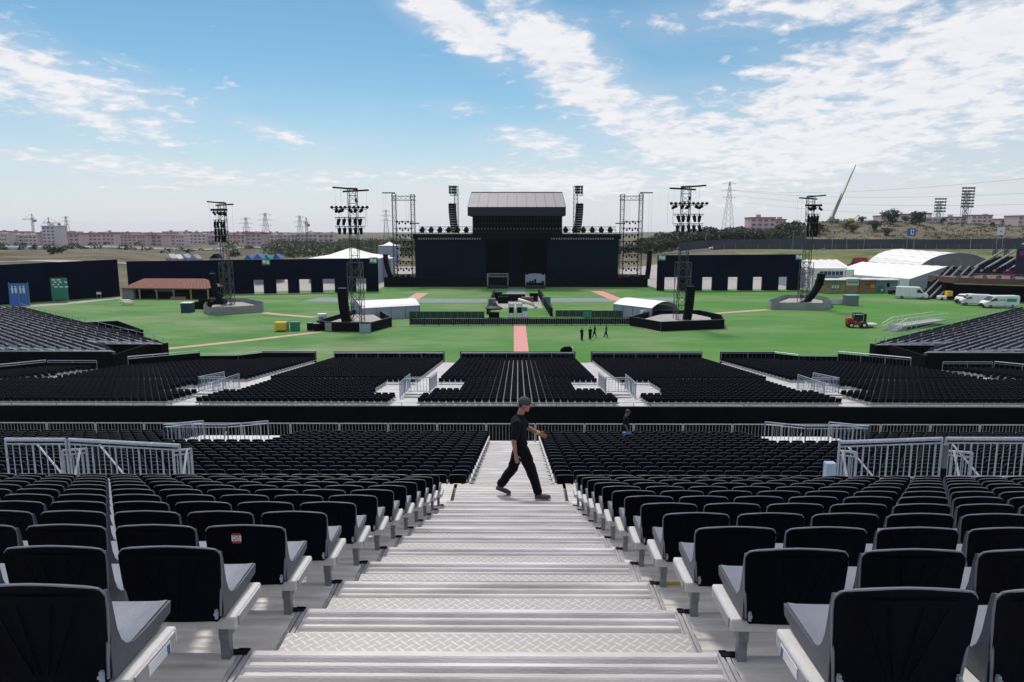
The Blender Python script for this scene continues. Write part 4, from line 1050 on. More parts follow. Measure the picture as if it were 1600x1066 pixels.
# white arched tents beside the towers
def arched_tent(lb, pL, pR, depth_, hw_, hr, open_=False):
    a, b_ = G(*pL), G(*pR); d = (b_ - a); L = d.length; rz = math.atan2(d.y, d.x)
    t = thing('arched_tent', lb, 'tent', (a.x, a.y, 0), rz, 'white tents beside the inner towers')
    n = 10; prof = [(0, hw_)] + [(depth_ * (i / n), hw_ + hr * math.sin(math.pi * i / n) ** .8) for i in range(1, n)] + [(depth_, hw_)]
    prof = [(-.3, hw_ - .15)] + prof + [(depth_ + .3, hw_ - .15)]
    return t, L, prof
def tent_build(lb, cx_, cy_, rz, L, Wd, hw_, hr, openend=False):
    t = thing('arched_tent', lb, 'tent', (cx_, cy_, 0), rz, 'white tents beside the inner towers')
    n = 12; pr = [(-Wd / 2 + Wd * i / n, hw_ + hr * (1 - (2 * i / n - 1) ** 2)) for i in range(n + 1)]
    ro = MB()
    for (x0, z0_), (x1, z1_) in zip(pr[:-1], pr[1:]): ro.quadbox([(x0 * 1.04, -L / 2, z0_), (x1 * 1.04, -L / 2, z1_), (x1 * 1.04, L / 2, z1_), (x0 * 1.04, L / 2, z0_), (x0 * 1.04, -L / 2, z0_ + .06), (x1 * 1.04, -L / 2, z1_ + .06), (x1 * 1.04, L / 2, z1_ + .06), (x0 * 1.04, L / 2, z0_ + .06)])
    ro.build('roof', 'tent', t, smooth=False)
    for s in (-1, 1): MB().box(min(s * Wd / 2, s * (Wd / 2 - .05)), max(s * Wd / 2, s * (Wd / 2 - .05)), -L / 2, L / 2, 0, hw_).build('side_wall', 'tentgrey', t)
    for s in (-1, 1):
        if openend and s < 0: continue
        MB().prism([(-Wd / 2, s * L / 2, 0)] + [(x, s * L / 2, z) for x, z in pr] + [(Wd / 2, s * L / 2, 0)], (0, -s * .06, 0)).build('end_wall', 'tentgrey', t)
    m2 = MB()
    for i in range(5):
        y = -L / 2 + L * i / 4
        for s in (-1, 1): m2.bar((s * (Wd / 2 + .03), y, 0), (s * (Wd / 2 + .03), y, hw_), .06)
    m2.build('poles', 'post', t); return t
p = G(598, 499); tent_build('white arched tent behind the left inner delay tower', p.x, p.y + 3, R(-62), 10.5, 6.0, 2.1, .95)
p = G(1013, 499); tent_build('white arched tent with open dark front by the right inner tower', p.x, p.y + 3.5, R(38), 9.0, 6.4, 2.1, .95, True)
p = G(1007, 499.5); t = thing('porta_cabin', 'blue and white cabin against the right arched tent', 'cabin', (p.x, p.y, 0), R(10)); MB().bbox(-.65, .65, -.6, .6, 0, 1.6, .05).build('body', 'white', t); MB().box(-.55, -.1, -.62, -.60, .1, 1.5).build('door', 'bluebox', t); MB().box(.08, .5, -.62, -.60, .1, 1.5).build('door', 'bluebox', t)
p = G(504, 509); t = thing('porta_cabin', 'round-roofed white and blue cabin left of the left tower', 'cabin', (p.x, p.y, 0)); MB().bar((0, 0, 1.5), (0, 0, 1.95), .78, 14).build('top', 'white', t); MB().bar((0, 0, 0), (0, 0, 1.5), .70, 14).build('body', 'white', t); MB().box(-.35, .35, -.74, -.66, .05, 1.5).build('door', 'bluebox', t)
p = G(441, 517.5); t = thing('yellow_container', 'yellow skip on the turf left of the inner tower', 'container', (p.x, p.y, 0), R(3)); MB().bbox(-.95, .75, -.7, .7, .2, 1.35, .06).build('body', 'yellow', t); MB().box(-.9, .7, -.6, .6, 1.35, 1.42).build('lid', 'yellow', t); MB().box(-.6, .4, -.5, .5, 0, .2).build('base', 'blackmetal', t)
p = G(452, 517.5); t = thing('divider_panel', 'grey upright panel beside the yellow skip', 'panel', (p.x - .2, p.y, 0)); MB().box(-.2, .2, -.1, .1, 0, 1.4).build('panel', 'concrete', t)
p = G(462, 517); t = thing('green_cabinet', 'green cabinet between the yellow skip and the black fence', 'cabinet', (p.x, p.y, 0)); MB().bbox(-.7, .6, -.4, .4, 0, 1.35, .04).build('body', 'greensign', t); MB().box(-.72, .62, -.42, .42, 1.35, 1.4).build('top', 'post', t)
for (x, y, lb) in ((571, 520, 'pale grey gate panel in the left tower fence, near corner'), (514, 518, 'small pale panel in the left tower fence beside the dark bins')):
    p = G(x, y); t = thing('gate_panel', lb, 'panel', (p.x, p.y - .2, 0)); hw = .8 if x > 550 else .45; MB().box(-hw, hw, -.05, .05, .05, 1.35).build('panel', 'tentgrey' if x > 550 else 'concrete', t); mb = MB(); [mb.bar((a, 0, 0), (a, 0, 1.45), .05) for a in (-hw, hw)]; mb.build('frame', 'alu2', t)
for (x, y, lb) in ((486, 516, 'left one'), (496, 517, 'right one')):
    p = G(x, y); t = thing('waste_bin', 'dark green wheeled bin before the left tower fence, %s' % lb, 'bin', (p.x, p.y - .3, 0), 0, 'bins at the left tower'); MB().bbox(-.42, .42, -.4, .4, .1, 1.15, .05).build('body', 'blackmetal', t); MB().box(-.45, .45, -.45, .42, 1.15, 1.22).build('lid', 'post', t)
# pit fence panels
fr0 = barrier_root(2.35, 1.25, 8, .04, 'x', group='black pit fence panels', m_='blackmetal', name='pit_fence_panel')
MB().box(.05, 2.3, .04, .06, .15, 1.1).build('mesh_sheet', 'navy', fr0)
wb = MB()
for i in range(8): wb.box(.15 + i * .29 - .02, .15 + i * .29 + .02, -.06, -.03, .05, 1.1)
wb.build('slats', 'alu2', fr0)
df = make_dup(fr0); a, b_ = G(640, 509), G(984, 508); n = int((b_ - a).length / 2.36)
for i in range(n):
    q_ = a + (b_ - a) * i / n
    lb = 'black picket panel of the pit fence, %s from the left end' % (ORD[i + 1] if i < 31 else 'last')
    if i == 0: fr0.location = (*q_, 0); fr0['label'] = lb; fr0.scale = ((b_ - a).length / n / 2.36, 1, 1)
    else: df((*q_, 0), 0, lb, scale=fr0.scale)
strip('kerb', [G(612, 511.5), G(640, 509.8), G(984, 508.6), G(1032, 519.5)], .35, .06, 'concrete')
for (xa, xb, y, lb) in ((640, 757, 498, 'left'), (868, 912, 496, 'right'), (918, 972, 496.5, 'far right')):
    a, b_ = G(xa, y), G(xb, y - .3); t = thing('mesh_fence', 'green-black mesh fence behind the pit fence, %s stretch' % lb, 'fence')
    MB().box(a.x, b_.x, a.y - .03, a.y + .03, .1, 1.25).build('mesh_sheet', 'fencegreen', t); mb = MB()
    for i in range(int((b_.x - a.x) / 1.2) + 1): mb.bar((a.x + i * 1.2, a.y - .06, 0), (a.x + i * 1.2, a.y - .06, 1.35), .04)
    mb.build('posts', 'post', t)
for (x, lb) in ((914, 'left'), (921, 'right')):
    p = G(x, 496); t = thing('teal_bin', 'teal bin in the gap of the mesh fence, %s one' % lb, 'bin', (p.x, p.y - .3, 0), 0, 'teal bins at the mesh fence'); MB().bbox(-.35, .35, -.35, .35, .1, 1.2, .05).build('body', 'teal', t); MB().box(-.38, .38, -.38, .38, 1.2, 1.27).build('lid', 'blackmetal', t)

# ============================================================ PERIMETER WALLS
def wall(lb, p0, p1, h0, h1, openings, m_='navy', frames=True, seam=.52):
    a, b_ = Vector((p0.x, p0.y)), Vector((p1.x, p1.y)); d = (b_ - a); L = d.length; rz = math.atan2(d.y, d.x)
    t = thing('screen_wall', lb, 'wall', (a.x, a.y, 0), rz)
    mb = MB(); cuts = sorted(openings); x = 0
    def hh(x): return h0 + (h1 - h0) * x / L
    def panel(x0, x1, z0_, zf0, zf1): mb.quadbox([(x0, 0, z0_), (x1, 0, z0_), (x1, .3, z0_), (x0, .3, z0_), (x0, 0, zf0), (x1, 0, zf1), (x1, .3, zf1), (x0, .3, zf0)])
    for (u0, u1, oh) in cuts:
        panel(x, u0, 0, hh(x), hh(u0)); panel(u0, u1, oh, hh(u0), hh(u1)); x = u1
    panel(x, L, 0, hh(x), hh(L)); mb.build('wall_sheet', m_, t)
    m2 = MB()
    q = 0
    while q < L:
        if not any(u0 - .1 < q < u1 + .1 for u0, u1, _ in cuts): m2.box(q - .03, q + .03, -.012, 0, 0, hh(q) - .05)
        q += 5.0
    m2.box(0, L, -.015, 0, min(h0, h1) * seam - .05, min(h0, h1) * seam + .05) if m_ == 'navy' else None
    m2.build('seams', 'black', t)
    m3 = MB(); 
    for (u0, u1, oh) in cuts: m3.box(u0 - .12, u0, -.04, .34, 0, oh); m3.box(u1, u1 + .12, -.04, .34, 0, oh); m3.box(u0 - .12, u1 + .12, -.04, .34, oh, oh + .12)
    if cuts: m3.build('opening_frames', 'fascia', t)
    return t, a, d.normalized(), L
pA0, pA1 = G(-60, 481), G(188, 463)
wall('dark navy wall at far left behind the turf, sloping top edge', pA0, pA1, at(-60, 417, pA0.y).z, at(187, 405.5, pA1.y).z, [], seam=.45)
pB0, pB1 = G(202, 462.5), G(592, 455.5)
dB = (pB1 - pB0).normalized()
def along(x, y0, y1, p0, d):    # where the wall line is crossed by a column of the photo
    r_ = ray(x, 450); s = Vector((r_.x, r_.y)).normalized(); A = np.array([[d.x, -s.x], [d.y, -s.y]]); rhs = np.array([-p0.x, -p0.y]); return float(np.linalg.solve(A, rhs)[0])
opB = [(along(a, 0, 0, pB0, dB), along(b_, 0, 0, pB0, dB), 3.3) for a, b_ in ((397, 412), (432, 450), (468, 486), (505, 523), (557, 572))]
tB, *_ = wall('long dark navy wall left of the stage with five doorways', pB0, pB1, at(202, 408.5, pB0.y).z, at(590, 403.5, pB1.y).z, opB, seam=.5)
pC0, pC1 = G(1026, 454.5), G(1250, 453.5); dC = (pC1 - pC0).normalized()
opC = [(along(a, 0, 0, pC0, dC), along(b_, 0, 0, pC0, dC), 3.4) for a, b_ in ((1038, 1059), (1097, 1112), (1137, 1152), (1176, 1190), (1216, 1229))]
tC, *_ = wall('dark navy wall right of the stage with five doorways', pC0, pC1, at(1026, 399, pC0.y).z, at(1250, 397.5, pC1.y).z, opC, seam=.6)
def wsign(lb, x, y, w_, h_, m_, p0, d, off=.25):
    s = along(x, 0, 0, p0, d); q = p0 + d * s; zz = at(x, y, q.y).z
    n_ = Vector((d.y, -d.x)); q = q + n_ * off
    return thing('exit_sign', lb, 'sign', (q.x, q.y, zz), math.atan2(d.y, d.x), 'green exit signs on the walls')
for (x, y, p0, d, lb) in ((418, 409.5, pB0, dB, 'green and white exit sign on the left wall between doorways'), (584.5, 407, pB0, dB, 'green and white exit sign at the stage end of left wall'), (1032.5, 402.5, pC0, dC, 'green and white exit sign at the stage end of right wall'), (1245, 401.5, pC0, dC, 'green and white exit sign at the far end of right wall')):
    t = wsign(lb, x, y, 2, 1, 'greensign', p0, d)
    MB().box(-.95, .95, -.05, 0, -.75, .75).build('panel', 'greensign', t)
    m2 = MB(); m2.box(-.75, -.1, -.07, -.05, -.35, .5); m2.box(.1, .75, -.07, -.05, -.5, .35); m2.box(-.1, .1, -.07, -.05, -.1, .1); m2.build('pictogram', 'white', t)
# toilets sign and green board on the far left
p = G(31.5, 479); t = thing('toilet_sign', 'tall blue board with white man and woman figures by the left wall', 'sign', (p.x, p.y, 0), R(4)); mw = p.y / FPX
hb = at(31, 443, p.y).z; wb_ = 14.5 * mw
MB().box(-wb_, wb_, -.1, .1, .1, hb).build('board', 'bluebox', t)
mb = MB()
for i, q in enumerate((-.60, -.24, .24, .60)):
    x = q * wb_; z = hb - 1.25
    mb.ell((x, -.13, z + .62), .16, .03, .16, 8, 5); mb.box(x - .2, x + .2, -.14, -.10, z - .1, z + .4); mb.box(x - .15, x - .02, -.14, -.10, z - .75, z - .1); mb.box(x + .02, x + .15, -.14, -.10, z - .75, z - .1)
    if i % 2: mb.prism([(x - .3, -.15, z - .35), (x + .3, -.15, z - .35), (x, -.15, z + .3)], (0, .03, 0))
mb.build('figures', 'white', t)
mb = MB(); [mb.bar((q, .15, 0), (q, .15, hb + .25), .06) for q in (-wb_, wb_)]; mb.box(-.03, .03, -.12, -.1, .1, hb); mb.build('posts', 'alu2', t)
p = G(95, 472); t = thing('info_board', 'green board with white map and text on two posts by the left wall', 'sign', (p.x, p.y, 0), R(4)); m1 = p.y / FPX
MB().box(-12.5 * m1, 12.5 * m1, -.1, .1, at(0, 463.5, p.y).z * 0 + .5, at(95, 434.5, p.y).z).build('board', 'greensign', t)
mb = MB(); zt_ = at(95, 434.5, p.y).z
for i in range(4):
    for j in range(2 + (i % 2)): x = -10 * m1 + j * 8 * m1 + (i % 2) * .4; mb.box(x, x + (5 - i % 3) * m1, -.13, -.1, zt_ - .55 - i * .5, zt_ - .25 - i * .5)
mb.build('print', 'white', t); mb = MB(); [mb.bar((q, .12, 0), (q, .12, .6), .08) for q in (-1.4, 1.4)]; mb.box(-1.7, 1.7, -.5, .5, 0, .15); mb.build('stand', 'alu2', t)
p = G(127, 467); t = thing('small_notice', 'small white notice on the far left wall', 'sign', (p.x, p.y + 1.2, 2.0)); MB().box(-.6, .6, -.05, .05, 0, .9).build('panel', 'white', t); MB().box(-.4, .4, -.07, -.05, .3, .6).build('print', 'post', t)
for (x, y, lb) in ((155, 467, 'small lectern-like white sign on the gravel by the left wall'),):
    p = G(x, y); t = thing('lectern_sign', lb, 'sign', (p.x, p.y, 0)); MB().box(-.5, .5, -.05, .1, 1.0, 1.5).build('panel', 'white', t); MB().bar((-.4, 0, 0), (-.4, 0, 1), .06).bar((.4, 0, 0), (.4, 0, 1), .06).build('legs', 'post', t)
for (x, y, lb) in ((196, 474, 'pale picnic table on the turf before the bar, far one'), (200, 476.5, 'pale picnic table on the turf before the bar, near one')):
    p = G(x, y); t = thing('picnic_table', lb, 'table', (p.x, p.y, 0), R(15), 'picnic tables before the bar'); MB().box(-1.0, 1.0, -.4, .4, .72, .78).build('tabletop', 'tent', t); MB().box(-1, 1, -.9, -.65, .42, .47).build('bench', 'tent', t); MB().box(-1, 1, .65, .9, .42, .47).build('bench', 'tent', t); m2 = MB(); [m2.bar((a, -.8, 0), (a, .1, .75), .05).bar((a, .8, 0), (a, -.1, .75), .05) for a in (-.8, .8)]; m2.build('legs', 'wood', t)
# bar shed
pS = G(193, 467.5); pE = G(326, 468.5); t = thing('bar_pavilion', 'long open bar with sloping red-brown roof before the left wall', 'pavilion', (pS.x, pS.y, 0), math.atan2(pE.y - pS.y, pE.x - pS.x)); L = (pE - pS).length; m1 = pS.y / FPX
ze = at(260, 450, pS.y).z; zr = ze + 1.9
mb = MB(); n = 24
for i in range(n): a, b_ = L * i / n, L * (i + 1) / n - .05; f = lambda x: 4.5 + (x - 4.5) * (L - 7) / L * 1.0 + 0; mb.poly([(a, -.3, ze), (b_, -.3, ze), (3 + b_ * (L - 5.5) / L, 3.6, zr), (3 + a * (L - 5.5) / L, 3.6, zr)])
mb.poly([(L, -.3, ze), (L, 7.5, ze), (L - 2.5, 3.6, zr)]); mb.poly([(0, -.3, ze), (3, 3.6, zr), (0, 7.5, ze)]); mb.poly([(0, 7.5, ze), (3, 3.6, zr), (L - 2.5, 3.6, zr), (L, 7.5, ze)]); mb.build('roof', 'shedroof', t)
MB().box(0, L, -.35, -.25, ze - .25, ze).build('eaves_board', 'brown', t)
for i in range(6): MB().box(i * L / 5 - .12, i * L / 5 + .12, -.2, .05, 0, ze - .2).build('post', 'wood', t)
MB().box(1.5, L - 1, 1.2, 1.9, 0, 1.15).build('counter', 'blackmetal', t); MB().box(0, L, 6.5, 6.8, 0, ze).build('back_wall', 'black', t); MB().box(4, L * .45, 5.2, 5.8, 1.2, 2.4).build('shelf', 'bluepanel', t)
MB().box(0, 2.2, .3, 1.2, 0, 2.2).build('end_kiosk', 'concrete', t); MB().box(L * .55, L * .72, .2, .6, 0, .55).build('planter', 'wood', t)
p = G(291, 489); t = thing('blue_cabin', 'small blue-green cabin with white top left of the far left tower', 'cabin', (p.x, p.y + 1, 0), R(5)); MB().bbox(-1.05, .85, -1, 1, 0, 1.75, .05).build('body', 'bluedark', t); MB().box(-1.1, .9, -1.05, 1.05, 1.75, 1.88).build('roof', 'tent', t); m2 = MB(); [m2.box(-1 + i * .3, -.94 + i * .3, -1.03, -1, .1, 1.7) for i in range(7)]; m2.build('ribs', 'navy', t)
p = G(312, 485); t = thing('black_hoarding', 'low black hoarding between blue cabin and far left tower', 'hoarding', (p.x, p.y + 2, 0)); MB().box(-2.2, 3.5, -.1, .1, 0, 1.5).build('panels', 'black', t); MB().box(-2.2, 3.5, 2.5, 2.7, 0, 1.7).build('rear_panels', 'blackmetal', t)
# low black boxes on the turf near the left stand
t = thing('black_enclosure', 'low black sheeted pen on the turf above the left side stand', 'pen'); a, b_, c, d_ = G(130, 517), G(176, 529), G(224, 529), G(185, 514)
mb = MB()
for p, q_ in ((a, b_), (b_, c), (c, d_), (a, d_)):
    dd = (q_ - p).normalized(); n_ = Vector((-dd.y, dd.x)) * .08; mb.quadbox([(*(p - n_), 0), (*(q_ - n_), 0), (*(q_ + n_), 0), (*(p + n_), 0), (*(p - n_), 1.25), (*(q_ - n_), 1.25), (*(q_ + n_), 1.25), (*(p + n_), 1.25)])
mb.build('sheeting', 'black', t); mb = MB(); [mb.bar((*p, 1.27), (*q_, 1.27), .04) for p, q_ in ((a, b_), (b_, c), (c, d_), (a, d_))]; mb.build('top_rail', 'post', t)
# right: access steps with white rails
t = thing('access_ramp', 'pale access steps with white railings at the corner of right side stand', 'steps')
mb = MB(); p0, p1 = G(1400, 519), G(1478, 507)
dd = (p1 - p0); Lr = dd.length; dd.normalize(); nn = Vector((-dd.y, dd.x))
def pp(s, q, z): v = p0 + dd * s + nn * q; return (v.x, v.y, z)
for i in range(6): mb.quadbox([pp(i * .5, 0, 0), pp(i * .5 + .5, 0, 0), pp(i * .5 + .5, 2.2, 0), pp(i * .5, 2.2, 0), pp(i * .5, 0, .125 * (i + 1)), pp(i * .5 + .5, 0, .125 * (i + 1)), pp(i * .5 + .5, 2.2, .125 * (i + 1)), pp(i * .5, 2.2, .125 * (i + 1))])
mb.quadbox([pp(3, 0, .6), pp(Lr, 0, .6), pp(Lr, 2.2, .6), pp(3, 2.2, .6), pp(3, 0, .75), pp(Lr, 0, .75), pp(Lr, 2.2, .75), pp(3, 2.2, .75)]); mb.build('steps', 'alu2', t)
mb = MB()
for q in (0, 2.2):
    mb.bar(pp(0, q, 1.1), pp(3, q, 1.85), .05); mb.bar(pp(3, q, 1.85), pp(Lr, q, 1.85), .05); mb.bar(pp(0, q, .6), pp(3, q, 1.3), .035); mb.bar(pp(3, q, 1.3), pp(Lr, q, 1.3), .035)
    for s in (0, 1.5, 3, 4.5, 6): 
        if s < Lr: mb.bar(pp(s, q, .1), pp(s, q, 1.1 + min(s, 3) * .25), .04)
mb.build('railings', 'white', t)

# ============================================================ RIGHT-HAND BUILDINGS, VEHICLES
def marquee(lb, p0, p1, Wd, hw_, hr, ridge_along=True, cat='marquee', name='marquee', wallm='tent', endm='tentgrey', bays=8, arch=False):
    a, b_ = p0, p1; d = b_ - a; L = d.length; t = thing(name, lb, cat, (a.x, a.y, 0), math.atan2(d.y, d.x))
    n = 14 if arch else 2
    if arch: pr = [(Wd * (1 - math.cos(math.pi * i / n)) / 2, hw_ + hr * math.sin(math.pi * i / n)) for i in range(n + 1)]
    else: pr = [(0, hw_), (Wd / 2, hw_ + hr), (Wd, hw_)]
    ro = MB()
    for i in range(bays):
        x0, x1 = L * i / bays, L * (i + 1) / bays; sag = .12
        for (y0, z0_), (y1, z1_) in zip(pr[:-1], pr[1:]):
            xm = (x0 + x1) / 2
            ro.poly([(x0, y0, z0_), (xm, y0, z0_ - sag * .3), (xm, y1, z1_ - sag), (x0, y1, z1_)]); ro.poly([(xm, y0, z0_ - sag * .3), (x1, y0, z0_), (x1, y1, z1_), (xm, y1, z1_ - sag)])
    ro.build('roof', 'tent', t)
    if hw_ > .3: MB().box(0, L, 0, .1, 0, hw_).build('front_wall', wallm, t); MB().box(0, L, Wd - .1, Wd, 0, hw_).build('rear_wall', wallm, t)
    for x in (0, L - .1): MB().prism([(x, 0, 0)] + [(x, y, z - .02) for y, z in pr] + [(x, Wd, 0)], (.1, 0, 0)).build('gable', endm, t)
    mb = MB()
    for i in range(bays + 1): mb.bar((L * i / bays, -.06, 0), (L * i / bays, -.06, hw_), .08)
    mb.build('posts', 'alu2', t); return t
q0, q1 = G(1262, 454), G(1424, 454)
zA = at(1421, 436, 178).z; pR, pL = Vector((sx(1421, 178), 178)), Vector((sx(1292, 204), 204))
marquee('long white marquee with grey gable end behind the wooden kiosks', pL, pR, 25, zA, 3.0, bays=9)
marquee('short white marquee roof behind the glazed cabin', Vector((sx(1258, 186), 186)), Vector((sx(1332, 188), 188)), 16, 4.9, 2.4, bays=6)
marquee('large arched white hangar with grey end before the grassy bank', Vector((sx(1375, 250), 262)), Vector((sx(1426, 216), 216)), 24, .5, 8.0, arch=True, name='arched_hangar', cat='hangar', endm='hangarend', bays=5)
t = thing('glazed_cabin', 'white cabin with dark glazed front beside the far right tower', 'cabin', (sx(1272, 178), 178, 0)); L = sx(1318, 178) - sx(1272, 178)
zk0 = at(1300, 437, 178).z; zk1 = at(1300, 421, 178).z
MB().box(0, L, 0, 5, 0, zk1).build('body', 'tent', t); MB().box(1.2, L - .3, -.04, 0, zk0 + .5, zk1 - .5).build('glazing', 'glass', t)
mb = MB(); [mb.box(1.2 + i * (L - 1.5) / 6 - .05, 1.2 + i * (L - 1.5) / 6 + .05, -.07, -.02, zk0 + .5, zk1 - .5) for i in range(7)]; mb.build('mullions', 'white', t); MB().box(-.3, L + .3, -.6, 5.3, zk1, zk1 + .35).build('roof', 'tent', t)
MB().box(1.2, L - .3, -.07, -.02, zk0 + .2, zk0 + 1.1).build('balustrade', 'bluepale', t)
def kiosk(lb, xa, xb, yb, yt, m_, Y, roof=True, extra=None):
    a, b_ = sx(xa, Y), sx(xb, Y); h_ = at(xa, yt, Y).z; t = thing('kiosk', lb, 'kiosk', (a, Y, 0)); L = b_ - a
    MB().box(0, L, 0, 3, 0, h_).build('walls', m_, t)
    if roof: MB().box(-.2, L + .2, -.8, 3.2, h_, h_ + .22).build('roof', 'tent', t)
    mb = MB(); n = max(2, int(L / .45)); [mb.box(i * L / n - .015, i * L / n + .015, -.012, 0, 0, h_) for i in range(1, n)]; mb.build('board_joints', 'brown' if 'wood' in m_ else 'post', t)
    return t, L, h_
t, L, h_ = kiosk('beige boarded kiosk with green letters beside the far right tower', 1281, 1320, 456, 438, 'wood', 172.5)
MB().box(L * .45, L * .82, -.03, 0, .9, 2.3).build('green_panel', 'greensign', t)
m2 = MB(); [m2.box(L * .48 + i * L * .11, L * .55 + i * L * .11, -.045, -.03, 1.2, 2.0) for i in range(3)]; m2.build('lettering', 'white', t); MB().box(.4, .9, -.03, 0, 1.9, 2.3).build('lamp', 'blackmetal', t)
t, L, h_ = kiosk('boarded kiosk with white sign band, middle of the row', 1320.4, 1343, 456, 436.5, 'wood', 173.2); MB().box(.3, L - .2, -.04, 0, h_ - 1.5, h_ - .1).build('sign_band', 'tent', t)
m2 = MB(); [m2.box(.6 + i * .42, .9 + i * .42, -.06, -.04, h_ - 1.0, h_ - .55) for i in range(6)]; m2.build('lettering', 'post', t)
t, L, h_ = kiosk('reddish boarded kiosk between pale kiosk and blue wall', 1343.5, 1368, 456, 437.5, 'woodred', 172.8); MB().box(L * .7, L * .95, -.04, 0, 1.2, 2.2).build('notice', 'orange', t); MB().box(L * .4, L * .62, -.04, 0, 1.9, 2.3).build('name_board', 'brown', t)
t, L, h_ = kiosk('pale blue panel wall with green mural beside the wooden kiosks', 1368.6, 1403, 456, 438, 'bluepanel', 173.5); MB().prism([(.1, -.03, 0), (.3, -.03, 1.6), (1.3, -.03, 2.0), (2.2, -.03, 1.4), (2.4, -.03, 0)], (0, .02, 0)).build('mural', 'greensign', t); MB().box(L * .5, L * .62, -.04, 0, 1.4, 2.4).build('window', 'navy', t); MB().ell((1.6, -.05, .7), .35, .03, .3, 8, 5).build('white_motif', 'tent', t)
p = G(1332, 478); t = thing('grey_cube_cabin', 'dark grey box cabin with pale roof on turf right of tower', 'cabin', (p.x, p.y + .9, 0)); MB().bbox(-1.25, 1.25, -.9, .9, 0, 2.0, .05).build('body', 'post', t); MB().box(-1.3, 1.3, -.95, .95, 2.0, 2.15).build('roof', 'bluepale', t)
p = G(1308, 476); t = thing('white_railing', 'low white railed ramp between the far right tower and grey cabin', 'railing', (p.x, p.y, 0)); MB().box(-2.2, 1.6, -.4, .4, .1, .35).build('deck', 'white', t); mb = MB(); [mb.bar((-2.2 + i * .42, -.4, 0), (-2.2 + i * .42, -.4, 1.25), .035) for i in range(10)]; mb.bar((-2.2, -.4, 1.25), (1.6, -.4, 1.25), .05); mb.build('rails', 'white', t); MB().box(-2.2, 1.6, -.36, -.33, .35, 1.15).build('infill', 'tent', t)

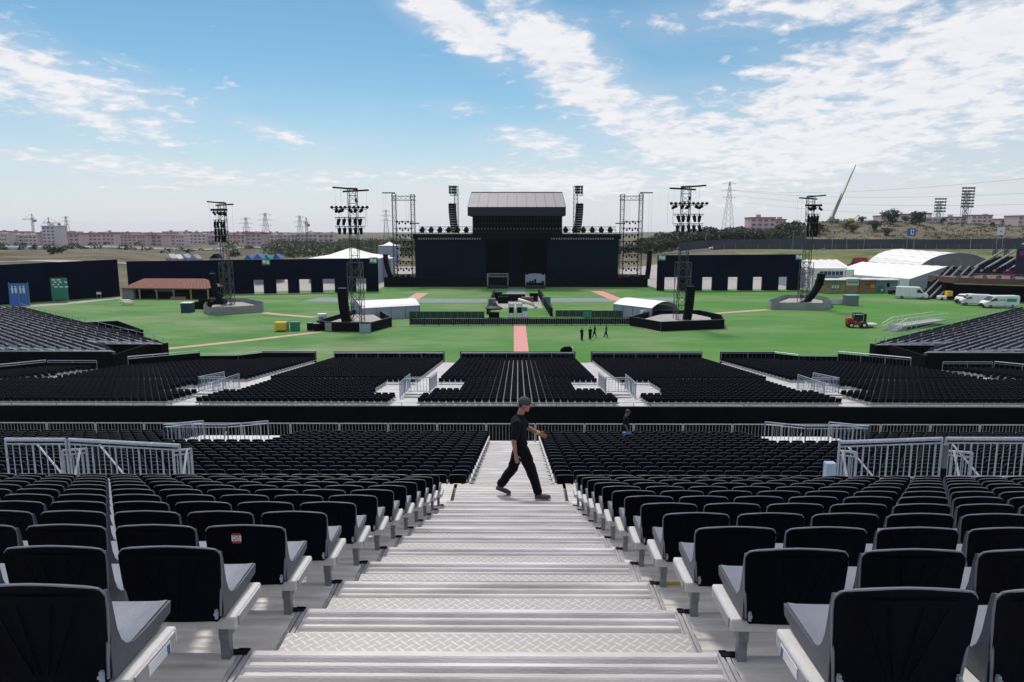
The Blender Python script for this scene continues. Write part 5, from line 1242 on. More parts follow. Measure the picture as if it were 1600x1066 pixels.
def make_van(lb, loc, rz, L=6.2, Hh=2.5, Wd=2.0, stripe=None, van=True, colr='vanwhite', cat='van', name='parked_van'):
    t = thing(name, lb, cat, loc, rz)
    # side outline, nose towards +x
    if van: P = [(-L / 2, .35), (-L / 2, Hh - .25), (-L / 2 + .15, Hh), (L * .17, Hh), (L * .24, Hh - .08), (L * .375, 1.45), (L * .46, 1.25), (L / 2, .95), (L / 2, .38), (L * .44, .3), (-L * .46, .3)]
    else: P = [(-L / 2, .4), (-L / 2, .95), (-L * .42, 1.0), (-L * .30, 1.45), (L * .08, 1.5), (L * .25, 1.0), (L * .46, .85), (L / 2, .6), (L / 2, .35), (-L * .46, .3)]
    b = MB(); n = len(P); e = .09
    rings = [(-Wd / 2, 1.0, e), (-Wd / 2 + e, 1, 0), (Wd / 2 - e, 1, 0), (Wd / 2, 1, e)]
    cxm = sum(p[0] for p in P) / n; czm = Hh * .5 if van else .8
    for (yy, _, ins) in rings:
        for (x, z) in P:
            dx_, dz_ = x - cxm, z - czm; b.v.append((x - math.copysign(ins, dx_) * (abs(dx_) > .3), yy, z - (ins if z > czm else 0)))
    for r in range(3):
        for i in range(n): b.f.append((r * n + i, r * n + (i + 1) % n, (r + 1) * n + (i + 1) % n, (r + 1) * n + i))
    b.f.append(tuple(range(n - 1, -1, -1))); b.f.append(tuple(3 * n + i for i in range(n)))
    b.build('body', colr, t)
    for x in (-L * .30, L * .33):
        for y in (-Wd / 2, Wd / 2):
            s = 1 if y > 0 else -1; wl = MB().bar((x, y - s * .2, .34), (x, y + s * .02, .34), .34, 14).build('wheel', 'tyre', t); MB().bar((x, y + s * .02, .34), (x, y + s * .035, .34), .18, 10).build('rim', 'post', wl)
    if van:
        MB().poly([(L * .245, -Wd / 2 + .18, Hh - .14), (L * .37, -Wd / 2 + .12, 1.52), (L * .37, Wd / 2 - .12, 1.52), (L * .245, Wd / 2 - .18, Hh - .14)]).build('windscreen', 'glass', t).location = (.03, 0, .02)
        for s in (-1, 1): MB().prism([(L * .15, s * (Wd / 2 + .005), 1.45), (L * .15, s * (Wd / 2 + .005), Hh - .5), (L * .235, s * (Wd / 2 + .005), Hh - .5), (L * .33, s * (Wd / 2 + .005), 1.45)], (0, s * .012, 0)).build('side_window', 'glass', t)
        MB().box(L / 2 - .02, L / 2 + .04, -Wd / 2 + .15, Wd / 2 - .15, .4, .7).build('bumper', 'blackmetal', t); MB().box(L / 2 - .12, L / 2 + .02, -.45, .45, .75, .95).build('grille', 'blackmetal', t)
        for s in (-1, 1): MB().box(L * .48 - .1, L * .49, s * .75 - .16, s * .75 + .16, .95, 1.12).build('headlight', 'alu2', t); MB().box(L * .30, L * .33, s * (Wd / 2 + .1) - .12, s * (Wd / 2 + .1) + .12, 1.4, 1.7).build('mirror', 'blackmetal', t)
        MB().box(-L / 2 - .02, L / 2, -Wd / 2 - .012, Wd / 2 + .012, .36, .5).build('sill_trim', 'post', t)
        mb = MB()
        for s in (-1, 1): mb.box(L * .13, L * .135, s * Wd / 2 - .008, s * Wd / 2 + .008, .5, Hh - .2); mb.box(-L * .08, -L * .075, s * Wd / 2 - .008, s * Wd / 2 + .008, .5, Hh - .2)
        mb.build('door_gaps', 'post', t)
        if stripe:
            m2 = MB()
            for s in (-1, 1): m2.box(-L * .40, -L * .12, s * Wd / 2 - .012, s * Wd / 2 + .012, 1.25, 1.9)
            m2.build('side_lettering', stripe, t); m3 = MB()
            for s in (-1, 1): m3.box(-L * .1, L * .1, s * Wd / 2 - .012, s * Wd / 2 + .012, 1.5, 1.75)
            m3.build('side_print', 'bluepanel', t)
    else:
        MB().poly([(L * .085, -Wd / 2 + .15, 1.49), (L * .24, -Wd / 2 + .1, 1.03), (L * .24, Wd / 2 - .1, 1.03), (L * .085, Wd / 2 - .15, 1.49)]).build('windscreen', 'glass', t).location = (.02, 0, .02)
        for s in (-1, 1): MB().prism([(-L * .28, s * (Wd / 2), 1.02), (-L * .22, s * Wd / 2, 1.38), (L * .06, s * Wd / 2, 1.40), (L * .19, s * Wd / 2, 1.02)], (0, s * .012, 0)).build('side_window', 'glass', t)
    return t
p = G(1424, 467); make_van('white van with dark windscreen parked on the turf edge by the bleachers', (p.x, p.y, 0), R(-28), 6.4, 2.7)
p = G(1509, 474); make_van('small white van seen from behind, left in the row under the terrace', (p.x, p.y, 0), R(200), 4.6, 1.95)
p = G(1530, 477.5); make_van('white van nose behind the lettered van under the terrace', (p.x - 1, p.y, 0), R(160), 5.2, 2.3)
p = G(1560, 481); make_van('long white van with teal lettering nearest the right side stand', (p.x, p.y, 0), R(182), 7.0, 2.45, stripe='teal')
# small vehicles near
p = G(1396, 460); t = thing('utility_cart', 'dark utility cart beside the white van on the turf', 'cart', (p.x, p.y, 0)); MB().bbox(-1.1, 1.1, -.6, .6, .35, .95, .1).build('body', 'blackmetal', t); mb = MB(); [mb.bar((a, b_, .9), (a, b_, 1.8), .04) for a in (-.6, .6) for b_ in (-.5, .5)]; mb.build('frame', 'post', t); MB().box(-.8, .8, -.6, .6, 1.8, 1.86).build('roof', 'post', t); [MB().bar((a, b_, .3), (a, b_ + .15, .3), .3, 10).build('wheel', 'tyre', t) for a in (-.7, .7) for b_ in (-.65, .5)]
p = G(1475, 469); t = thing('work_trailer', 'small white and yellow machine beside the bleachers', 'machine', (p.x, p.y, 0)); MB().bbox(-1.4, .3, -.7, .7, .3, 1.0, .2).build('hood', 'vanwhite', t); MB().bbox(.3, 1.5, -.6, .6, .9, 2.0, .08).build('tank', 'yellow', t); MB().box(.2, 1.6, -.7, .7, .2, .9).build('chassis', 'blackmetal', t); [MB().bar((a, -.8, .3), (a, -.6, .3), .3, 10).build('wheel', 'tyre', t) for a in (-.9, 1.0)]
# telehandler / forklift
p = G(1340, 512); t = thing('forklift', 'red and black telehandler carrying a white sack on the turf', 'forklift', (p.x, p.y, 0), R(-8))
MB().bbox(-1.75, -.7, -.7, .7, .55, 1.55, .14).build('engine_cover', 'red', t); MB().bbox(-.9, 1.0, -.65, .65, .45, .95, .08).build('chassis', 'red', t)
mb = MB(); C4 = [(-.75, -.6), (.55, -.6), (.55, .6), (-.75, .6)]
for (a, b_) in C4: mb.bar((a, b_, .9), (a * .92, b_, 2.25), .055)
mb.box(-.75, .55, -.65, .65, 2.22, 2.32); mb.build('cab_frame', 'blackmetal', t); MB().box(-.7, .5, -.58, .58, 1.1, 2.1).build('cab_glass', 'glass', t); MB().box(-.4, .1, -.6, -.59, .9, 1.4).build('seat', 'tyre', t)
mb = MB(); [mb.box(.95, 1.1, y - .06, y + .06, .1, 2.2) for y in (-.3, .3)]; mb.box(.98, 1.08, -.4, .4, 1.0, 1.1); mb.build('mast', 'blackmetal', t); MB().box(1.1, 2.3, -.4, -.28, .1, .16).box(1.1, 2.3, .28, .4, .1, .16).build('forks', 'blackmetal', t)
for a, r_ in ((-1.2, .42), (.75, .48)):
    for b_ in (-.8, .55): wl = MB().bar((a, b_, r_), (a, b_ + .28, r_), r_, 16).build('wheel', 'tyre', t); MB().bar((a, b_ - .01, r_), (a, b_ + .29, r_), r_ * .5, 10).build('rim', 'tent', wl)
s_ = thing('white_sack', 'rolled white sack lying on the forks of the red telehandler', 'sack', (p.x + 1.95, p.y - .25, .4)); MB().ell((0, 0, .1), 1.0, .5, .32, 14, 8).build('sack', 'tent', s_, smooth=True)

# right bleachers and terrace
t = thing('bleachers', 'steep dark bleachers with white stair stringers at right edge', 'grandstand'); mb = MB(); ms = MB(); mc = MB()
a0, b0 = G(1432, 463), G(1478, 469)
for k_ in range(11):
    f = k_ / 11; A = Vector((sx(1437 + k_ * 7.0, 158 - k_ * .2), 158 + k_ * .55)); Bx = A.x + 7.5
    z = .6 + k_ * .55; mb.box(A.x, Bx, A.y, A.y + .8, 0, z)
    for i in range(5): 
        if i != 2: mc.box(A.x + .3 + i * 1.5, A.x + 1.5 + i * 1.5, A.y + .1, A.y + .2, z, z + .75)
mb.build('terrace_steps', 'fascia', t); mc.build('seat_backs', 'navyseat', t)
for i in range(4):
    s = MB(); x = sx(1437, 158) + 1.9 * i; s.quadbox([(x, 157.2, .3), (x + .35, 157.2, .3), (x + 10.6, 163.6, 6.9), (x + 10.2, 163.6, 6.9), (x, 157.2, .62), (x + .35, 157.2, .62), (x + 10.6, 163.6, 7.2), (x + 10.2, 163.6, 7.2)]); s.build('stringer', 'concrete', t)
t = thing('upper_bleachers', 'upper dark bleachers behind the brown terrace at right edge', 'grandstand'); mb = MB(); mc = MB()
for k_ in range(12):
    Y = 166 + k_ * .9; x0 = sx(1512 - 1.5 * k_ + (k_ * 2), Y); x0 = sx(1505 + k_ * 4.5, Y); z = at(1500, 424 - k_ * 1.7, Y).z
    mb.box(x0, x0 + 26, Y, Y + .9, 0 if k_ else z - 2, z)
    for i in range(26):
        if i % 7 != 5: mc.box(x0 + .2 + i * .95, x0 + 1.0 + i * .95, Y + .1, Y + .2, z, z + .7)
mb.build('terrace_steps', 'fascia', t); mc.build('seat_backs', 'navyseat', t)
for i in range(5):
    s = MB(); x = sx(1508, 165.6) + i * 3.0; x2 = x + 15.5; z0_ = at(1500, 425, 166).z; s.quadbox([(x, 165.5, z0_), (x + .4, 165.5, z0_), (x2 + .4, 177, z0_ + 4.4), (x2, 177, z0_ + 4.4), (x, 165.5, z0_ + .35), (x + .4, 165.5, z0_ + .35), (x2 + .4, 177, z0_ + 4.75), (x2, 177, z0_ + 4.75)]); s.build('stringer', 'concrete', t)
t = thing('terrace', 'long brown raised terrace over a dark underpass at right edge', 'terrace'); a = sx(1490, 155); z0_, z1_ = at(1490, 443, 155).z, at(1490, 434, 155).z
MB().quadbox([(a, 155, z0_), (a + 40, 135, z0_), (a + 40, 165, z0_), (a, 165, z0_), (a, 155, z1_), (a + 40, 135, z1_), (a + 40, 165, z1_), (a, 165, z1_)]).build('deck', 'brown', t)
MB().quadbox([(a, 154.8, z0_ - .15), (a + 40, 134.8, z0_ - .15), (a + 40, 135, z0_ - .15), (a, 155, z0_ - .15), (a, 154.8, z0_ + .1), (a + 40, 134.8, z0_ + .1), (a + 40, 135, z0_ + .1), (a, 155, z0_ + .1)]).build('edge_board', 'wood', t)
MB().quadbox([(a, 157.5, 0), (a + 40, 137.5, 0), (a + 40, 150, 0), (a, 165, 0), (a, 157.5, z0_ - .2), (a + 40, 137.5, z0_ - .2), (a + 40, 150, z0_ - .2), (a, 165, z0_ - .2)]).build('dark_base', 'black', t)
mb = MB()
for i in range(30): x = a + i * 1.2; y = 155 - i * .6 + .1; mb.bar((x, y, z1_), (x, y, z1_ + 1.0), .04)
mb.bar((a, 155.1, z1_ + 1.0), (a + 36, 137.1, z1_ + 1.0), .05); mb.build('railing', 'post', t)
for i in range(12): 
    x = a + 1 + i * 2.2; tt = thing('planter', 'green planter on the brown terrace, %s from its left end' % ORD[i + 1], 'planter', (x, 155 - (x - a) * .5 + .8, z1_), 0, 'planters along the brown terrace'); MB().bbox(-.5, .5, -.2, .2, 0, .35, .03).build('trough', 'post', tt); m2 = MB(); [m2.ell((random.uniform(-.45, .45), random.uniform(-.15, .15), .35 + random.uniform(0, .25)), .12, .12, .16, 5, 4) for _ in range(14)]; m2.build('foliage', 'leafd', tt)
t = thing('banner_wall', 'dark billboard with magenta print at the right picture edge', 'billboard', (sx(1584, 160), 160, 0)); zb0, zb1 = at(1590, 405, 160).z, at(1590, 389, 160).z
MB().box(0, 8, 0, .3, 2, zb1).build('panel', 'fascia', t); MB().box(.6, 7, -.05, 0, zb0 + .8, zb1 - .5).build('print', 'purple', t)
t = thing('magenta_screen', 'magenta lit sheet under the upper bleachers at right edge', 'screen', (sx(1566, 163), 163, 0)); zq = at(1566, 433, 163).z; MB().box(0, 7, 0, .2, zq, zq + 1.4).build('sheet', 'purple', t)
for (x, lb) in ((1549.5, 'left'), (1567, 'right')):
    t = thing('steel_column', 'tall dark steel column above the bleachers, %s of a pair' % lb, 'column', (sx(x, 176), 176, 0), 0, 'steel columns above the bleachers'); MB().lattice(0, 0, 0, at(x, 390, 176).z, .7, 1.1, .08).build('shaft', 'truss', t); MB().box(-.5, .5, -.5, .5, 0, .3).build('base', 'truss', t)

# ============================================================ PEOPLE
def person(lb, loc, rz, J, scale=1.0, detail=False, extras=None):
    """J: joint positions for a figure facing +x, feet on z = 0"""
    t = thing('person', lb, 'person', loc, rz); t.scale = (scale,) * 3
    V_ = lambda n: Vector(J[n])
    def limb(mb, pts, n=10):
        for (a, ra), (b_, rb_) in zip(pts[:-1], pts[1:]):
            mb.bar(a, b_, ra, n, rb_); mb.ell(b_, rb_, rb_, rb_, n, 6)
        mb.ell(pts[0][0], pts[0][1], pts[0][1], pts[0][1], n, 6)
    hd = V_('head'); tilt = Matrix.Rotation(R(J.get('tilt', 10)), 3, 'Y')
    def hp(x, y, z): return hd + tilt @ Vector((x, y, z))
    # one skin body: head, neck, trunk core, arms with hands, leg cores
    b = MB(); b.ell(hd, .102, .080, .122, 14, 10, tilt); b.ell(hp(.030, 0, -.055), .070, .058, .066, 12, 8, tilt)
    b.ell(hp(.098, 0, -.015), .022, .015, .030, 8, 6, tilt); b.ell(hp(.088, 0, -.062), .018, .026, .012, 8, 5, tilt); b.ell(hp(.075, 0, -.098), .026, .028, .022, 8, 5, tilt)
    for s in (-1, 1): b.ell(hp(-.006, s * .078, -.01), .020, .012, .032, 8, 6, tilt); b.ell(hp(.082, s * .030, .022), .014, .018, .012, 6, 5, tilt)
    limb(b, [(hp(-.02, 0, -.07), .058), (V_('neck'), .062), (V_('chest'), .08)], 12); limb(b, [(V_('chest'), .085), (V_('pelvis'), .085)])
    for s in 'RL':
        limb(b, [(V_('sh' + s), .056), (V_('el' + s), .044), (V_('wr' + s), .030)], 12)
        limb(b, [(V_('hip' + s), .08), (V_('kn' + s), .055), (V_('an' + s), .040)], 10)
        # hand
        w0 = V_('wr' + s); h0 = V_('hd' + s); d = (h0 - w0).normalized(); side = Vector((d.z, 0, -d.x)).normalized(); lat = d.cross(side).normalized(); yn = Vector(J.get('pn' + s, (0, 1, 0)))
        spread = side
        pal = w0 + d * .055
        rot = Matrix((d, spread, d.cross(spread))).transposed()
        b.ell(pal, .058, .042, .020, 10, 6, rot); limb(b, [(w0, .029), (w0 + d * .03, .030)], 8)
        curl = d.cross(spread).normalized() * (1 if s == 'R' else -1)
        for i, (o_, ln) in enumerate(((-.030, .062), (-.010, .078), (.011, .074), (.031, .058))):
            p0_ = w0 + d * .095 + spread * o_; p1_ = p0_ + d * ln * .5 + curl * .006; p2_ = p1_ + (d * .8 + curl * .55).normalized() * ln * .32; p3_ = p2_ + (d * .5 + curl * .8).normalized() * ln * .26
            limb(b, [(p0_, .0095), (p1_, .0088), (p2_, .0080), (p3_, .0070)], 7)
        th = w0 + d * .035 - spread * .036
        limb(b, [(th, .012), (th - spread * .026 + d * .024 + curl * .012, .0105), (th - spread * .030 + d * .052 + curl * .02, .008)], 7)
    bo = b.build('body', 'skin', t)
    rm = bo.modifiers.new('r', 'REMESH'); rm.mode = 'VOXEL'; rm.voxel_size = .0062 if detail else .022; rm.use_smooth_shade = True
    sm = bo.modifiers.new('s', 'SMOOTH'); sm.factor = .5; sm.iterations = 3 if detail else 1
    # shirt
    c = MB(); ch, pv = V_('chest'), V_('pelvis')
    up_ = (ch - pv).normalized(); rotT = up_.to_track_quat('Z', 'X').to_matrix()
    c.ell(ch + up_ * .02, .142, .19, .15, 14, 9); c.ell(ch - up_ * .14, .142, .17, .18, 14, 9); c.ell(pv + up_ * .12, .140, .165, .17, 14, 9); c.ell(pv + up_ * .035, .142, .167, .08, 14, 9)
    limb(c, [(V_('neck') - Vector((0, 0, .05)), .082), (ch + up_ * .05, .11)])
    for s in 'RL':
        a, e_ = V_('sh' + s), V_('el' + s); limb(c, [(ch + (a - ch) * .5 + Vector((0, 0, .03)), .085), (a, .078), (a + (e_ - a) * .72, .070)], 12)
    co = c.build('shirt', 'cloth', t)
    rm = co.modifiers.new('r', 'REMESH'); rm.mode = 'VOXEL'; rm.voxel_size = .010 if detail else .026; rm.use_smooth_shade = True
    sm = co.modifiers.new('s', 'SMOOTH'); sm.factor = .6; sm.iterations = 6 if detail else 1
    if detail:
        tx = bpy.data.textures.new('folds', 'CLOUDS'); tx.noise_scale = .13; dm = co.modifiers.new('d', 'DISPLACE'); dm.texture = tx; dm.strength = .030; dm.mid_level = .5
    # trousers
    c = MB(); c.ell(pv + Vector((0, 0, .0)), .122, .165, .115, 14, 9)
    for s in 'RL':
        h_, k_, a_ = V_('hip' + s), V_('kn' + s), V_('an' + s); limb(c, [(h_, .116), (h_ + (k_ - h_) * .5, .110), (k_, .092), (k_ + (a_ - k_) * .5, .086), (a_ + (k_ - a_) * .10, .080)], 12)
    co = c.build('trousers', 'trouser', t)
    rm = co.modifiers.new('r', 'REMESH'); rm.mode = 'VOXEL'; rm.voxel_size = .010 if detail else .026; rm.use_smooth_shade = True
    sm = co.modifiers.new('s', 'SMOOTH'); sm.factor = .6; sm.iterations = 6 if detail else 1
    if detail: dm = co.modifiers.new('d', 'DISPLACE'); dm.texture = tx; dm.strength = .035
    # shoes
    for s in 'RL':
        a_, toe = V_('an' + s), V_('toe' + s); heel = V_('heel' + s); c = MB()
        d = (toe - heel).normalized(); n_ = Vector((0, 1, 0)); u_ = n_.cross(d) * -1; u_ = u_ if u_.z > 0 else -u_
        rot = Matrix((d, n_, u_)).transposed()
        c.ell(heel + d * .055 + u_ * .045, .065, .044, .050, 12, 8, rot); c.ell(heel + (toe - heel) * .62 + u_ * .036, .105, .050, .040, 12, 8, rot); c.ell(toe - d * .06 + u_ * .034, .062, .048, .036, 12, 8, rot); limb(c, [(a_, .052), (heel + d * .075 + u_ * .05, .052)])
        k_ = len(c.v); P = [heel - d * .005, heel + d * .12, toe - d * .05, toe + d * .004]; ww = [.036, .038, .050, .022]
        pts = [p_ - n_ * w_ for p_, w_ in zip(P, ww)] + [p_ + n_ * w_ for p_, w_ in zip(P[::-1], ww[::-1])]
        c.prism(pts, u_ * .028)
        so2 = c.build('shoe', 'shoe', t); rm = so2.modifiers.new('r', 'REMESH'); rm.mode = 'VOXEL'; rm.voxel_size = .008 if detail else .02; rm.use_smooth_shade = True
    # cap or hair
    if J.get('cap', True):
        c = MB(); c.ell(hp(-.008, 0, .045), .116, .093, .096, 16, 9, tilt); 
        k_ = len(c.v); c.quadbox([hp(.07, -.06, .045), hp(.185, -.045, .020), hp(.185, .045, .020), hp(.07, .06, .045), hp(.07, -.06, .062), hp(.18, -.045, .030), hp(.18, .045, .030), hp(.07, .06, .062)])
        c.build('cap', 'cap', t, smooth=True)
        c = MB(); c.ell(hp(-.045, 0, -.005), .062, .078, .075, 12, 8, tilt); c.build('hair', 'hair', t, smooth=True)
    else:
        c = MB(); c.ell(hp(-.015, 0, .030), .104, .086, .108, 16, 9, tilt); c.build('hair', 'hair', t, smooth=True)
    return t
WALK = dict(head=(.035, 0, 1.695), tilt=12, neck=(-.035, 0, 1.515), chest=(-.075, 0, 1.33), pelvis=(-.035, 0, .955),
    shR=(-.095, -.185, 1.40), elR=(-.150, -.235, 1.085), wrR=(-.115, -.225, .845), hdR=(-.085, -.22, .70),
    shL=(-.060, .185, 1.40), elL=(.095, .235, 1.215), wrL=(.285, .225, 1.115), hdL=(.40, .21, 1.06),
    hipR=(.005, -.085, .90), knR=(.165, -.095, .500), anR=(.285, -.10, .115), heelR=(.225, -.10, .01), toeR=(.50, -.12, .02),
    hipL=(-.045, .085, .90), knL=(-.165, .095, .500), anL=(-.395, .10, .185), heelL=(-.475, .10, .105), toeL=(-.215, .11, .0))
mp = gp(816, 777, zk(12)); man = person('man in black t-shirt, trousers and grey cap striding across the stairs', (mp.x, mp.y, zk(12) + .008), 0, WALK, 1.0, True)
c = MB(); w0, e0 = Vector(WALK['wrL']), Vector(WALK['elL']); d = (w0 - e0).normalized()
for q, w_ in ((.0, .012), (-.025, .008)): c.bar(w0 + d * (q - w_), w0 + d * (q + w_), .037, 14)
c.build('wristband', 'yellow', man)
STAND = dict(head=(.02, 0, 1.64), tilt=15, neck=(-.01, 0, 1.47), chest=(-.02, 0, 1.28), pelvis=(0, 0, .93),
    shR=(-.02, -.18, 1.38), elR=(-.06, -.22, 1.08), wrR=(.04, -.22, .85), hdR=(.07, -.22, .72), shL=(-.02, .18, 1.38), elL=(-.04, .22, 1.08), wrL=(.06, .22, .86), hdL=(.1, .21, .74),
    hipR=(0, -.09, .88), knR=(.03, -.10, .48), anR=(0, -.10, .1), heelR=(-.06, -.10, .01), toeR=(.20, -.12, .01), hipL=(0, .09, .88), knL=(.03, .10, .48), anL=(-.02, .10, .1), heelL=(-.08, .10, .01), toeL=(.18, .12, .01))
# second man near the walkway, among the last rows
p2 = at(979, 640, 27.6); zt2 = p2.z - 1.78
S2 = dict(STAND); S2['cap'] = True; S2['tilt'] = 22; S2['head'] = (.05, 0, 1.63)
m2_ = person('man in black shirt and cap with head bowed standing by the walkway barriers', (p2.x, 27.6, zj(16) + .0), R(0), S2, (p2.z - zj(16)) / 1.76)
t = thing('blue_bag', 'blue bag hanging from the hand of the man by the barriers', 'bag', (p2.x + .02, 27.6 - .27, zj(16) + .56)); MB().bbox(-.2, .16, -.1, .1, -.2, .16, .04).build('bag', 'denim', t); MB().bar((-.1, 0, .16), (0, 0, .26), .012, 6).bar((.08, 0, .16), (0, 0, .26), .012, 6).build('handle', 'denim', t)
FW = dict(STAND); FW.update(cap=False)
FW2 = dict(STAND); FW2.update(cap=False, knR=(.16, -.09, .5), anR=(.22, -.09, .12), heelR=(.16, -.09, .01), toeR=(.42, -.1, .03), knL=(-.05, .09, .48), anL=(-.22, .09, .16), heelL=(-.28, .09, .08), toeL=(-.06, .1, .0))
for (x, y, rz, J_, lb) in ((909, 532, -60, FW, 'person in black standing on the turf, leftmost of the group of four'), (922, 531, -100, FW, 'person in black standing on the turf, second of the group of four'), (929, 527.5, 200, FW2, 'person in black walking on the turf, third of the group of four'), (947, 527, 170, FW2, 'person in black striding on the turf, rightmost of the group of four')):
    p = G(x, y); person(lb, (p.x, p.y, .012), R(rz), J_, 1.02)
p = G(214.5, 583); person('person in black on the turf beside the blue barrel', (p.x, p.y, .012), R(-90), FW, 1.0)
p = G(219.5, 580.5); t = thing('blue_barrel', 'bright blue barrel beside the person near the left side stand', 'barrel', (p.x, p.y, .01)); MB().bar((0, 0, 0), (0, 0, .85), .30, 14).build('drum', 'bluebox', t); MB().bar((0, 0, .85), (0, 0, .89), .31, 14).build('lid', 'bluepale', t)
p = G(883, 551); t = thing('speaker_wedge', 'small black covered hump at the front edge of the centre block', 'cover', (p.x - .3, 79.6, .0)); MB().prism([(-.8, 0, 0), (-.75, 0, 1.6), (-.3, 0, 1.92), (.3, 0, 1.95), (.55, 0, 1.85), (.6, 0, 0)], (0, .8, 0)).build('cover', 'black', t); MB().box(.6, .66, 0, .8, 0, 1.9).build('side_panel', 'white', t)

# ============================================================ FAR BACKGROUND
# roads
def terr_strip(name, x0, x1, y0, y1, dz, m_, nx_=60, fx=None):
    mb = MB()
    for i in range(nx_):
        a, b_ = x0 + (x1 - x0) * i / nx_, x0 + (x1 - x0) * (i + 1) / nx_; fy = fx or (lambda x: 0)
        n0_ = 3
        for j in range(n0_):
            c, d = y0 + (y1 - y0) * j / n0_, y0 + (y1 - y0) * (j + 1) / n0_
            mb.poly([(a, c + fy(a), H(a, c + fy(a)) + dz), (b_, c + fy(b_), H(b_, c + fy(b_)) + dz), (b_, d + fy(b_), H(b_, d + fy(b_)) + dz), (a, d + fy(a), H(a, d + fy(a)) + dz)])
    return struct(name, mb, m_)
terr_strip('motorway', 60, 420, 352, 392, .22, 'asphalt')
terr_strip('service_road', 62, 175, 232, 252, .25, 'asphalt', 40, lambda x: (x - 62) * .12)
terr_strip('road', -560, 60, 560, 592, .3, 'asphalt')
terr_strip('parking', -520, -60, 596, 640, .3, 'greytrack')
terr_strip('grass_bank', 96, 330, 256, 344, .16, 'meadow', 60, lambda x: 0)
terr_strip('dirt_yard', -60, 110, 222, 300, .12, 'gravel', 40)
terr_strip('dirt_track', -330, -150, 300, 306, .25, 'gravel', 40, lambda x: -(x + 240) * .25)
t = thing('road_parapet', 'long dark parapet along the motorway above the green bank', 'parapet'); mb = MB(); m2 = MB()
for i in range(60):
    a, b_ = 95 + i * 5.4, 95 + (i + 1) * 5.4; mb.quadbox([(a, 346, H(a, 346) - .3), (b_, 346, H(b_, 346) - .3), (b_, 346.5, H(b_, 346) - .3), (a, 346.5, H(a, 346) - .3), (a, 346, H(a, 346) + 2.3), (b_, 346, H(b_, 346) + 2.3), (b_, 346.5, H(b_, 346) + 2.3), (a, 346.5, H(a, 346) + 2.3)]); m2.box(a - .1, a + .1, 345.85, 346, H(a, 346), H(a, 346) + 2.5)
mb.build('wall', 'barr', t); m2.build('posts', 'post', t)
t = thing('motorway_wall', 'long grey retaining wall on the far side of the motorway', 'wall'); mb = MB()
for i in range(50):
    a, b_ = 90 + i * 7, 90 + (i + 1) * 7; mb.quadbox([(a, 396, H(a, 396) - .3), (b_, 396, H(b_, 396) - .3), (b_, 396.5, H(b_, 396) - .3), (a, 396.5, H(a, 396) - .3), (a, 396, H(a, 396) + 4.4), (b_, 396, H(b_, 396) + 4.4), (b_, 396.5, H(b_, 396) + 4.4), (a, 396.5, H(a, 396) + 4.4)])
mb.build('wall', 'barr', t)
# buildings
bi = 0
def building(x0, x1, ybase, ytop, Y, m_, lb, floors=4, cols=None, roof=None, gz=None):
    a, b_ = sx(x0, Y), sx(x1, Y); g0 = H((a + b_) / 2, Y) if gz is None else gz; zt_ = at((x0 + x1) / 2, ytop + (4.0 if x1 < 530 and x1 - x0 > 8 and ytop > 355 else 0), Y).z; h_ = max(4, zt_ - g0); t = thing('apartment_block', lb, 'building', (a, Y, g0), 0, 'far town buildings'); L = b_ - a; dp = random.uniform(12, 20)
    MB().box(0, L, 0, dp, -2, h_).build('walls', m_, t)
    ff = max(2, int(h_ / 3.0)); cols = cols or max(3, int(L / 4.2)); mb = MB()
    for i in range(ff):
        for j in range(cols):
            x = (j + .5) * L / cols; z = (i + .3) * h_ / ff; mb.box(x - L / cols * .28, x + L / cols * .28, -.12, 0, z, z + h_ / ff * .45)
    tag(mb.build('windows', 'window', t), kind='stuff') if ff * cols > 100 else mb.build('windows', 'window', t)
    MB().box(-.4, L + .4, -.5, dp + .4, h_, h_ + .8).build('roof', roof or 'bld4', t)
    m3 = MB()
    for i in range(max(1, int(L / 12))): x = random.uniform(1, L - 3); m3.box(x, x + 3, 3, 6, h_ + .8, h_ + random.uniform(1.6, 3.2))
    m3.build('roof_huts', m_, t)
    return t
cl_ = {'bld0': 'brick red', 'bld1': 'salmon', 'bld2': 'beige', 'bld3': 'dark red', 'bld4': 'grey'}
x = -20; bi = 0
while x < 505:
    w_ = random.choice([14, 20, 26, 34]); m_ = random.choice(['bld0', 'bld1', 'bld1', 'bld2', 'bld2', 'bld4', 'bld3']); yt = random.uniform(360.5, 365) if x < 140 or x > 240 else random.uniform(361, 363)
    if 178 < x < 245: m_ = 'bld3'; yt = 365
    if x > 455: m_ = 'bld1'; yt = 362.5
    bi += 1
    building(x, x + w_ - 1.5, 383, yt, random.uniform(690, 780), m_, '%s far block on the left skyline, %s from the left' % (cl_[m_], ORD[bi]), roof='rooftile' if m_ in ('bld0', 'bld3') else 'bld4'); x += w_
building(74, 94, 380, 354, 660, 'bld4', 'tall pale slab block under the far left cranes')
x = -10; bi = 0
while x < 520:
    w_ = random.choice([22, 30, 40]); m_ = random.choice(['bld1', 'bld2', 'bld0']); bi += 1
    building(x, x + w_ - 3, 372, random.uniform(357.5, 361.5) + (1.5 if x > 400 else 0), random.uniform(900, 1000), m_, '%s distant block behind the left skyline row, %s from left' % (cl_[m_], ORD[bi]), roof='rooftile'); x += w_
